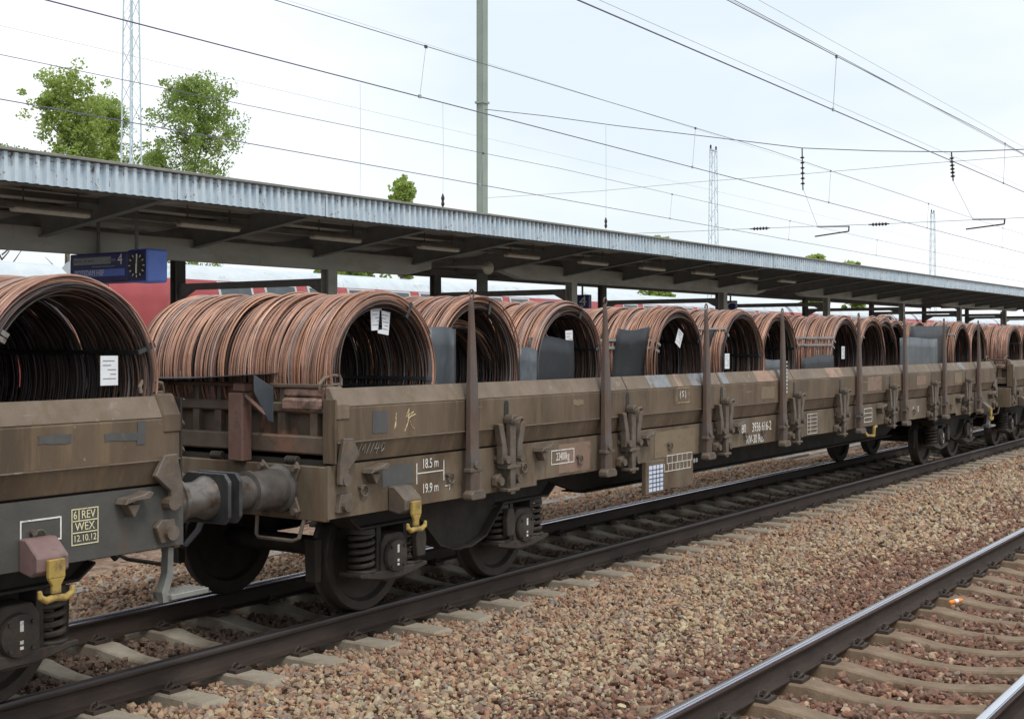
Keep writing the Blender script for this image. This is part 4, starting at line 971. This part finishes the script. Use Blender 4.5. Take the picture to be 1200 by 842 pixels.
# girders in lengths with gaps, on pairs of columns
zg1 = Z(0, 262, LG1); zg0 = Z(0, 291, LG1)
gx = 24.84
for k in range(-1, 4):
    a = gx + 18.3 * k; b = a + 15.5
    for LL in (LG1, LG2):
        dz = min(.15, max(0, .004 * (a + 7 - 11.6)))
        if LL == LG2: dz += ZV - .02 - zg1 + .18
        zlo = zg0 + dz if LL == LG1 else zg1 + dz - .16
        gd = MB(); gd.prism([(a, zg1 + dz), (a, max(zlo + .02, zg1 + dz - .22)), (a + .8, zlo), (b - .8, zlo), (b, max(zlo + .02, zg1 + dz - .22)), (b, zg1 + dz)], 'y', LL - .12, LL + .12)
        o = gd.build('girder', 'girder', CN, bevel=.008)
        if LL == LG1: dz1 = dz
        for q in range(1, 6 if LL == LG1 else 1): MB().box(a + q * 2.6 - .012, a + q * 2.6 + .012, LL - .1235, LL - .1205, zg0 + dz + .012, zg1 + dz - .012).build('joint_strip', 'deck', o)
    for cxx in (a + 3.2, a + 12.35):
        zc = zg0 + dz1
        for LL in (LG1, LG2):
            cm = MB(); zk = zc if LL == LG1 else ZV; cm.box(cxx - .13, cxx + .13, LL - .10, LL - .08, .6, zk); cm.box(cxx - .13, cxx + .13, LL + .08, LL + .10, .6, zk); cm.box(cxx - .012, cxx + .012, LL - .08, LL + .08, .6, zk)
            cm.build('column', 'girder' if LL == LG1 else 'rafter', CN)
        fr = MB(); fr.prism([(LG1 + .10, zc - .16), (LG2 - .10, zc - .16), (LG2 - .10, zc - .5), (LG2 - .5, zc - .30), (LG1 + .5, zc - .30), (LG1 + .10, zc - .5)], 'x', cxx - .06, cxx + .06)
        fr.build('portal_beam', 'rafter', CN)
# strip lamps
LL_ = 15.6
pxs = [60, 245, 394, 514, 612, 695, 764, 823, 874, 918]
ordn = ['first', 'second', 'third', 'fourth', 'fifth', 'sixth', 'seventh', 'eighth', 'ninth', 'tenth']
s0 = S(60, LL_); s9 = S(918, LL_)
base = None
for i, p in enumerate(pxs):
    x = S(p, LL_) if i < 6 else s0 + (S(695, LL_) - s0) / 5 * i
    z = roof_z(LL_) - .30 - .075 + .005 * x
    if base is None:
        base = empty('strip_lamp', (x, LL_, z))
        MB().prism([(-.09, .02), (.09, .02), (.07, .085), (-.07, .085)], 'x', -.66, .66).build('housing', 'lamp_body', base, bevel=.01)
        MB().prism([(-.085, .018), (.085, .018), (.065, -.045), (-.065, -.045)], 'x', -.63, .63).build('diffuser', 'lamp_lens', base, bevel=.02)
        for xx in (-.45, .45): MB().cyl((xx, 0, .08), (xx, 0, .30), .012, n=6).build('hanger_rod', 'lamp_body', base)
        o = base
    else:
        o = copy_tree(base); o.location = (x, LL_, z)
    tag(o, f'{ordn[i]} unlit strip lamp from the blue clock end under the canopy edge', 'lamp', 'strip lamps under the canopy')

# blue train indicator with clock, hung from the canopy; both face along the platform (-X)
def L_at(px, x): return x * (1617.5 - px) / (2189 - .68 * (1617.5 - px))
def facing_text(text, size, y, z, m, parent, sx=1.0, x=-.006):
    o = lettering(text, size, (x, y, z), m, parent, sx=sx); o.rotation_euler = (R(90), 0, R(-90)); return o
DX = S(172, 15.6); La, Lb, Lc = L_at(82, DX), L_at(149, DX), 15.6
zt, zb = Z(172, 293, Lc), Z(172, 328.5, Lc); hh = zt - zb
DI = tag(empty('train_indicator', (DX, (La + Lb) / 2, zb)), 'dark blue train indicator with POTSDAM HBF lettering hung beside the clock', 'display')
hw = (La - Lb) / 2
MB().box(0, .40, -hw, hw, 0, hh).build('case', 'blue', DI, bevel=.015)
MB().box(-.004, -.001, -hw + .38, hw - .10, hh * .62, hh * .86).build('display_strip', 'screen', DI)
MB().box(-.004, -.001, -hw + .05, hw - .10, hh * .20, hh * .44).build('display_strip', 'bluelight', DI)
for k, (ya, yb) in enumerate([(.62, .40), (.34, .28), (.24, .10), (-.28, -.44)]): MB().box(-.0065, -.0045, min(ya, yb) , max(ya, yb), hh * .70, hh * .78).build('display_segment', 'ink', DI)
facing_text('POTSDAM HBF', .135, .20, hh * .32, 'white', DI, .8)
facing_text('4', .24, -hw + .16, hh * .74, 'white', DI)
MB().box(-.0035, -.0015, -.40, .15, hh * .525, hh * .55).build('display_segment', 'screen', DI)
for y in (hw * .35, -hw + .02): MB().cyl((.2, y, hh), (.2, y, hh + 1.1), .028, n=8).build('hanger_rod', 'rafter', DI)
CK = tag(empty('platform_clock', (DX, (Lb + Lc) / 2 - .01, zb - .02)), 'blue box clock with a dark dial and white hands beside the train indicator', 'clock')
cw = (Lb - Lc) / 2
MB().box(0, S(197, 15.6) - DX, -cw, cw, 0, hh + .05).build('case', 'bluelight', CK, bevel=.03)
MB().box(-.006, -.001, -cw + .02, cw - .02, .02, hh + .03).build('face_panel', 'blue', CK)
rr = min(cw, hh / 2) * .86; zc_ = (hh + .05) / 2
MB().lathe([(rr, 0), (rr, -.006)], (-.007, 0, zc_), 'x', 32).build('dial', 'black', CK)
for k in range(12):
    a = R(30 * k); sn, cs_ = math.sin(a), math.cos(a)
    MB().tube([(-.0155, sn * rr * .74, zc_ + cs_ * rr * .74), (-.0155, sn * rr * .93, zc_ + cs_ * rr * .93)], .009, 4).build('hour_mark', 'white', CK)
MB().tube([(-.018, 0, zc_ - .03), (-.018, -.01, zc_ + rr * .88)], .012, 4).build('minute_hand', 'white', CK)
MB().tube([(-.018, 0, zc_ + .03), (-.018, .005, zc_ - rr * .62)], .016, 4).build('hour_hand', 'white', CK)
# small hanging platform signs, also facing along the platform
def hang_sign(px0, px1, py0, py1, L, text, label):
    x = S(px1, L); hw = (L_at(px0, x) - L) / 2; zt, zb = Z(px1, py0, L), Z(px1, py1, L); h = zt - zb
    o = tag(empty('platform_sign', (x, L + hw, zb)), label, 'sign')
    MB().box(0, .15, -hw, hw, 0, h).build('case', 'blue', o, bevel=.01); facing_text(text, h * 1.0, -hw * .25, h * .5, 'white', o, 1.3, -.004)
    MB().cyl((.07, 0, h), (.07, 0, h + .6), .03, n=6).build('hanger_rod', 'rafter', o)
hang_sign(672, 690, 345, 361, 17.35, '4', 'dark blue platform number sign reading 4 by a canopy column')
hang_sign(848, 862, 352, 367, 17.35, 'C', 'dark blue platform sector sign reading C by a canopy column')
cmr = tag(empty('loudspeaker', (S(571, 16.6), 16.6, Z(571, 314, 16.6))), 'small round grey loudspeaker hanging below the canopy girder', 'loudspeaker')
MB().lathe([(.04, -.16), (.06, -.10), (.13, .0), (.15, .045), (.10, .075)], (0, 0, 0), 'x', 16).build('horn', 'lamp_lens', cmr, smooth=True); MB().cyl((0, 0, 0), (0, 0, .5), .015, n=6).build('bracket', 'rafter', cmr)

# ------------------------------------------------------------------ red double-deck train on a farther track
LT = 31.0
def make_coach():
    c = empty('passenger_coach', (0, LT, 0)); hl = 13.1
    body = [(0, .55), (0, 3.50), (.09, 3.88), (.22, 4.16), (2.56, 4.16), (2.69, 3.88), (2.78, 3.50), (2.78, .55)]
    MB().prism(body, 'x', -hl, hl).build('body', 'red', c, smooth=True)
    roof = [(.222, 4.165), (.40, 4.40), (.65, 4.58), (1.0, 4.68), (1.39, 4.72), (1.78, 4.68), (2.13, 4.58), (2.38, 4.40), (2.558, 4.165)]
    MB().prism(roof, 'x', -hl + .03, hl - .03).build('roof', 'coachroof', c, smooth=True)
    for i in range(9):
        x = -hl + 4.3 + i * 2.1
        w1 = MB(); w1.add([(x, .075, 3.59), (x + 1.55, .075, 3.59), (x + 1.55, .18, 4.13), (x, .18, 4.13), (x, .0, 3.60), (x + 1.55, .0, 3.60), (x + 1.55, .165, 4.14), (x, .165, 4.14)], [(4,5,6,7),(0,3,2,1),(0,1,5,4),(2,3,7,6),(1,2,6,5),(0,4,7,3)])
        wo = w1.build('window', 'silver', c)
        MB().add([(x + .10, .012, 3.67), (x + 1.45, .012, 3.67), (x + 1.45, .136, 4.08), (x + .10, .136, 4.08)], [(0, 1, 2, 3)]).build('pane', 'glass', wo)
        MB().box(x, x + 1.5, -.012, .01, 1.25, 1.95).build('window', 'glass', c)
    for x in (-hl + 2.6, hl - 2.6):
        MB().box(x - 1.3, x + 1.3, .3, 2.5, .25, .7).build('bogie', 'under', c)
    return c
C0 = make_coach(); C0.location.x = S(130, LT) + 13.1
tag(C0, 'red double-deck passenger coach directly behind the blue clock', 'coach', 'coaches of the red train')
lab = ['second red double-deck coach behind the canopy, past the first portal frame', 'third red double-deck coach, seen around the sign 4', 'fourth red double-deck coach, seen around the sign C', 'fifth red double-deck coach, far along under the canopy']
for i, t in enumerate(lab):
    c = copy_tree(C0); c.location.x = C0.location.x + 26.8 * (i + 1); tag(c, t, 'coach', 'coaches of the red train')
c = copy_tree(C0); c.location.x = C0.location.x - 27.4; c.location.z = -.26; tag(c, 'red double-deck coach at the edge, its pale roof showing under the canopy', 'coach', 'coaches of the red train')

# ------------------------------------------------------------------ masts
SX0 = 29.4
mt = tag(empty('catenary_mast', (SX0, 21.0, .74)), 'tall green-grey steel catenary mast rising behind the canopy', 'mast')
MB().box(-.115, .115, -.115, -.09, 0, 13).box(-.115, .115, .09, .115, 0, 13).box(-.10, -.085, -.09, .09, 0, 13).box(.085, .10, -.09, .09, 0, 13).build('shaft', 'mast', mt)
MB().box(-.15, .15, -.15, .15, 8.15, 8.21).build('collar', 'mast', mt)
def lattice(x, L, top, label):
    o = tag(empty('lattice_mast', (x, L, -.4)), label, 'mast', 'pale lattice masts beyond the platform')
    H = top + .4; w0, w1 = .33, .17
    legs = MB(); br = MB()
    cs = [(-1, -1), (1, -1), (1, 1), (-1, 1)]
    for a, b in cs: legs.tube([(a * w0, b * w0, 0), (a * w1, b * w1, H)], .028, 5)
    n = 26
    for k in range(n):
        za, zb = H * k / n, H * (k + 1) / n; wa = w0 + (w1 - w0) * k / n; wb = w0 + (w1 - w0) * (k + 1) / n
        for q in range(4):
            (a, b), (c, d) = cs[q], cs[(q + 1) % 4]
            if k % 2: a, b, c, d = c, d, a, b
            br.tube([(a * wa, b * wa, za), (c * wb, d * wb, zb)], .013, 4)
    legs.build('legs', 'lattice', o); br.build('bracing', 'lattice', o)
    hd = MB(); hd.box(-.45, .45, -.08, .08, H - .02, H + .08)
    hd.build('head_plate', 'lattice', o)
    for s in (-1, 1): MB().lathe([(.05, 0), (.07, .06), (.05, .12), (.07, .18), (.04, .26)], (s * .40, 0, H + .08), 'z', 8).build('insulator', 'insul', o)
lattice(S(154, 36), 36, 15.37, 'pale blue lattice mast standing between the two tree groups')
lattice(S(836, 36), 36, 14.74, 'pale lattice mast with short head arm above the middle of the canopy')
lattice(S(1093, 36), 36, 14.86, 'smallest pale lattice mast, far along the canopy')

# ------------------------------------------------------------------ overhead line
def line_wire(name, L0, L1, z, r, label, m='cable', sag=0, sup=(-32, 29.4, 92, 155)):
    pts = []
    for x in np.arange(-10, 150, 3.0):
        for a, b in zip(sup[:-1], sup[1:]):
            if a <= x < b:
                u = (x - a) / (b - a); zz = z - sag * 4 * u * (1 - u)
        pts.append((x, L0 + (L1 - L0) * (x + 10) / 160, zz))
    tag(MB().tube(pts, r, 5).build(name, m), label, 'wire', 'overhead line wires'); return pts
def at_x(pts, x):
    for p, q in zip(pts[:-1], pts[1:]):
        if p[0] <= x <= q[0]:
            u = (x - p[0]) / (q[0] - p[0]); return Vector(p).lerp(Vector(q), u)
sets = [(7.15, 7.25, 5.80, 6.75, 'freight train', [8.5, 19.6, 30.7, 41]),
        (12.15, 12.3, 5.88, 6.78, 'empty track before the platform', [6.2, 15.4, 24.8, 33, 42, 52]),
        (18.1, 18.3, 5.98, 6.80, 'platform canopy', [5.5, 15.5, 25.3, 35.4, 45, 55])]
for La, Lb, zc, zm, what, drops in sets:
    c = line_wire('contact_wire', La, Lb, zc, .0092, f'lower overhead contact wire running above the {what}')
    m_ = line_wire('carrier_wire', La, Lb, zm, .0065, f'upper overhead carrier wire running above the {what}', sag=.14)
    for i, x in enumerate(drops):
        p, q = at_x(c, x), at_x(m_, x + .15)
        d = empty('dropper', p); d.location = p
        MB().tube([(0, 0, 0), tuple(q - p)], .005, 4).box(-.03, .03, -.01, .01, -.02, .03).build('dropper_wire', 'thinwire', d)
        MB().box(q.x - p.x - .03, q.x - p.x + .03, -.01, .01, q.z - p.z - .03, q.z - p.z + .015).build('dropper_clamp', 'insul', d)
        tag(d, f'{ordn[i]} dropper wire along the overhead line above the {what}', 'dropper', 'droppers of the overhead line')
# extra feeder wires high up
for k, (pa, pb, L) in enumerate([((335, 0), 0, 24.0), ((925, 20), 0, 9.2), ((770, 30), 0, 9.8), ((856, 0), 0, 9.0), ((1010, 80), 0, 4.6), ((0, 30), 0, 26.0)]):
    r = (404 - pa[1]) / (1617.5 - pa[0]); z = CAM_H + r * L / .827
    tag(MB().tube([(-10, L, z), (150, L, z)], .0042, 4).build('feeder_wire', 'thinwire'), ['thin pale feeder wire passing high above the canopy', 'thin pale feeder wire highest over the freight wagons', 'faint feeder wire just below the freight contact wire', 'faint feeder wire close beside the freight carrier wire', 'short faint feeder wire in the upper corner', 'faint feeder wire crossing above the poplars'][k], 'wire', 'overhead line wires')
# cross span with insulators
def CL(px): return SX0 * (1617.5 - px) / (2189 - .68 * (1617.5 - px))
def cp(px, py): L = CL(px); return (SX0, L, Z(px, py, L))
def rope(name, pp, label, r=.009, m='thinwire', n=6):
    P = [cp(*p) for p in pp]
    return tag(MB().tube(P, r, n).build(name, m, smooth=True), label, 'wire', 'cross span ropes')
rope('span_rope', [(567, 128), (640, 136), (720, 147), (820, 159), (940, 173.5), (1030, 177), (1116, 178), (1200, 175), (1330, 162)], 'sagging upper cross span rope from the green-grey mast', .011, 'cable')
rope('span_rope', [(567, 232), (700, 224), (820, 213), (940, 204), (1080, 192), (1200, 183), (1330, 172)], 'thin middle cross span rope rising away from the mast', .006)
rope('span_rope', [(567, 280), (785, 272), (890, 267.5), (1030, 262.5), (1200, 255), (1330, 249)], 'straight lower cross span rope just above the canopy', .007)
def insulator(pa, pb, label, n=6, r=.058):
    a, b = Vector(cp(*pa)), Vector(cp(*pb)); o = tag(empty('insulator', a), label, 'insulator', 'insulators of the overhead line'); d = b - a
    MB().cyl((0, 0, 0), tuple(d), .016, n=6).build('core_rod', 'insul', o)
    sh = MB(); u = d.normalized(); ln = d.length
    for k in range(n):
        c = u * (ln * (.22 + .62 * k / (n - 1))); sh.tube([c - u * .03, c, c + u * .02], [.02, r, .03], 10)
    sh.build('sheds', 'insul', o, smooth=True)
insulator((940, 174), (941, 223), 'brown insulator hanging from the cross span nearer the middle of the picture')
insulator((1115, 178), (1117, 212), 'brown insulator hanging from the cross span above the freight track')
insulator((879, 268.2), (902, 267.2), 'dark insulator in the lower cross span rope above the canopy middle', 5, .045)
insulator((1018, 263.2), (1042, 262.2), 'dark insulator in the lower cross span rope nearer the far lattice mast', 5, .045)
def arm(pp, label):
    o = tag(empty('registration_arm', cp(*pp[0])), label, 'arm', 'registration arms of the overhead line'); b = Vector(cp(*pp[0]))
    P = [Vector(cp(*p)) - b for p in pp]
    MB().tube(P[:2], .022, 6).build('upper_tube', 'thinwire', o); MB().tube(P[1:3], .018, 6).build('end_piece', 'insul', o); MB().tube(P[2:], .018, 6).build('lower_tube', 'insul', o)
arm([(958, 265.5), (995, 265), (994.5, 271), (955, 277)], 'bent registration arm in the lower cross span nearer the mast')
arm([(1140, 257), (1177.5, 256.5), (1177, 262.5), (1132, 268.5)], 'bent registration arm in the lower cross span near the picture edge')
for pp, t in ([(942, 223), (958, 265)], 'slack wire from the first insulator to its registration arm'), ([(1117, 212), (1140, 257)], 'slack wire from the second insulator to its registration arm'):
    rope('hanger_wire', pp, t, .005)
for k, (p, y0, y1) in enumerate([(519, 120, 243), (710, 147, 268), (422, 98, 228)]):
    L = 20.0; x = S(p, L)
    o = tag(empty('hanging_wire', (x, L, Z(p, y1, L))), ['thin hanging wire with a dark weight beside the tall mast', 'thin hanging wire ending above the canopy past the tall mast', 'faint hanging wire nearest the tree group'][k], 'wire', 'thin wires hanging over the canopy')
    MB().tube([(0, 0, 0), (.02, 0, (Z(p, y0, L) - Z(p, y1, L)) * .5), (0, 0, Z(p, y0, L) - Z(p, y1, L))], .005, 4).build('strand', 'thinwire', o)
    if k < 2: MB().lathe([(.01, 0), (.05, .08), (.03, .16), (.05, .24), (.01, .36)], (0, 0, 0), 'z', 8).build('end_weight', 'insul', o)

# ------------------------------------------------------------------ trees
def tree(px, pytop, wpx, L, label, m='leaf', seed=0, n=5200, base=.12, tip=.8, lsz=.095):
    n = int(n * 2.5); g = np.random.default_rng(seed); x = S(px, L); top = Z(px, pytop, L) + .5
    sc = .827 * (1617.5 - px) / L; rad = wpx / sc / 2
    o = tag(empty('poplar_tree', (x, L, -.5)), label, 'tree', 'poplars beyond the station')
    H = top
    tk = MB(); bend = g.normal(0, .15, 4)
    tk.tube([(0, 0, 0), (bend[0], 0, H * .3), (bend[0] + bend[1], .1, H * .6), (bend[0] + bend[2] * .5, 0, H * .92)], [.22, .17, .10, .025], 7)
    ends = []
    for k in range(40):
        z = H * (.18 + .76 * g.uniform() ** .55); a = g.uniform(0, 6.28); u = (z / H - .12) / .88
        ext = rad * (1.15 - .75 * max(0, u - .55) / .45) * g.uniform(.55, 1.05)
        p0 = Vector((bend[0] * z / H, 0, z)); p1 = p0 + Vector((math.cos(a) * ext, math.sin(a) * ext, ext * g.uniform(.6, 1.3)))
        pm = p0.lerp(p1, .5) + Vector((0, 0, -.08 * ext)); tk.tube([p0, pm, p1], [.05, .032, .010], 5); ends += [(pm, ext), (p1, ext), (p0.lerp(p1, .75), ext)]
    for z in np.linspace(.35, .985, 16): ends.append((Vector((bend[0] * z, 0, H * z)), rad * .6))
    tk.build('trunk', 'bark', o, smooth=True)
    # leaf sprays around the branch ends
    ctr = []; 
    for k in range(420):
        e, ext = ends[g.integers(len(ends))]; c = np.array(e) + g.normal(0, .24 * rad + .12, 3)
        if c[2] < H * base: continue
        if c[2] > H: c[2] = H - g.uniform(0, .3)
        ctr.append(c)
    ctr = np.array(ctr); ci = g.integers(0, len(ctr), n); cr_ = g.uniform(.35, .75, len(ctr)) * (rad * .16 + .42)
    d = g.normal(size=(n, 3)); d /= np.linalg.norm(d, axis=1)[:, None]; d *= (g.uniform(0, 1, n) ** .33)[:, None]
    P = ctr[ci] + d * cr_[ci][:, None] * np.array([1, 1, .85])
    a = g.normal(size=(n, 3)); a /= np.linalg.norm(a, axis=1)[:, None]; b = np.cross(a, g.normal(size=(n, 3))); b /= np.linalg.norm(b, axis=1)[:, None]
    s = lsz * g.uniform(.6, 1.25, n)[:, None]
    V = np.stack([P - a * s, P - b * s * .62, P + a * s, P + b * s * .62], 1)
    F = np.arange(n * 4).reshape(n, 4)
    cr2 = numpy_mesh('crown', V.reshape(-1, 3), F, m, parent=o)
    return o
tree(78, 84, 74, 60, 'tallest pale green poplar at the far end above the canopy', 'leaf', 1, 6500, base=.6)
tree(124, 113, 56, 61, 'slim pale green poplar right beside the blue lattice mast', 'leaf', 2, 5200, base=.6)
tree(228, 100, 112, 60, 'broad darker green poplar just past the blue lattice mast', 'leaf_dark', 3, 8500)
tree(184, 165, 40, 63, 'low pale green poplar tucked before the broad dark one', 'leaf', 4, 3500)
tree(474, 205, 20, 60, 'single small poplar top showing over the canopy near the tall mast', 'leaf', 5, 2600, lsz=.2)
tree(770, 277, 26, 62, 'tiny poplar top above the canopy before the middle lattice mast', 'leaf', 6, 2000, lsz=.3)
tree(956, 300, 22, 64, 'tiny treetop over the canopy between the two far lattice masts', 'leaf', 7, 1500, lsz=.4)
tree(5, 172, 60, 62, 'treetop just showing above the canopy at the picture corner', 'leaf_dark', 8, 2500, base=.7)
tree(400, 262, 70, 66, 'leafy tree seen in the gap below the canopy roof', 'leaf', 9, 3000, lsz=.25)
tree(1000, 307, 20, 64, 'faint treetop peeking over the far canopy roof', 'leaf', 10, 1200, lsz=.4)
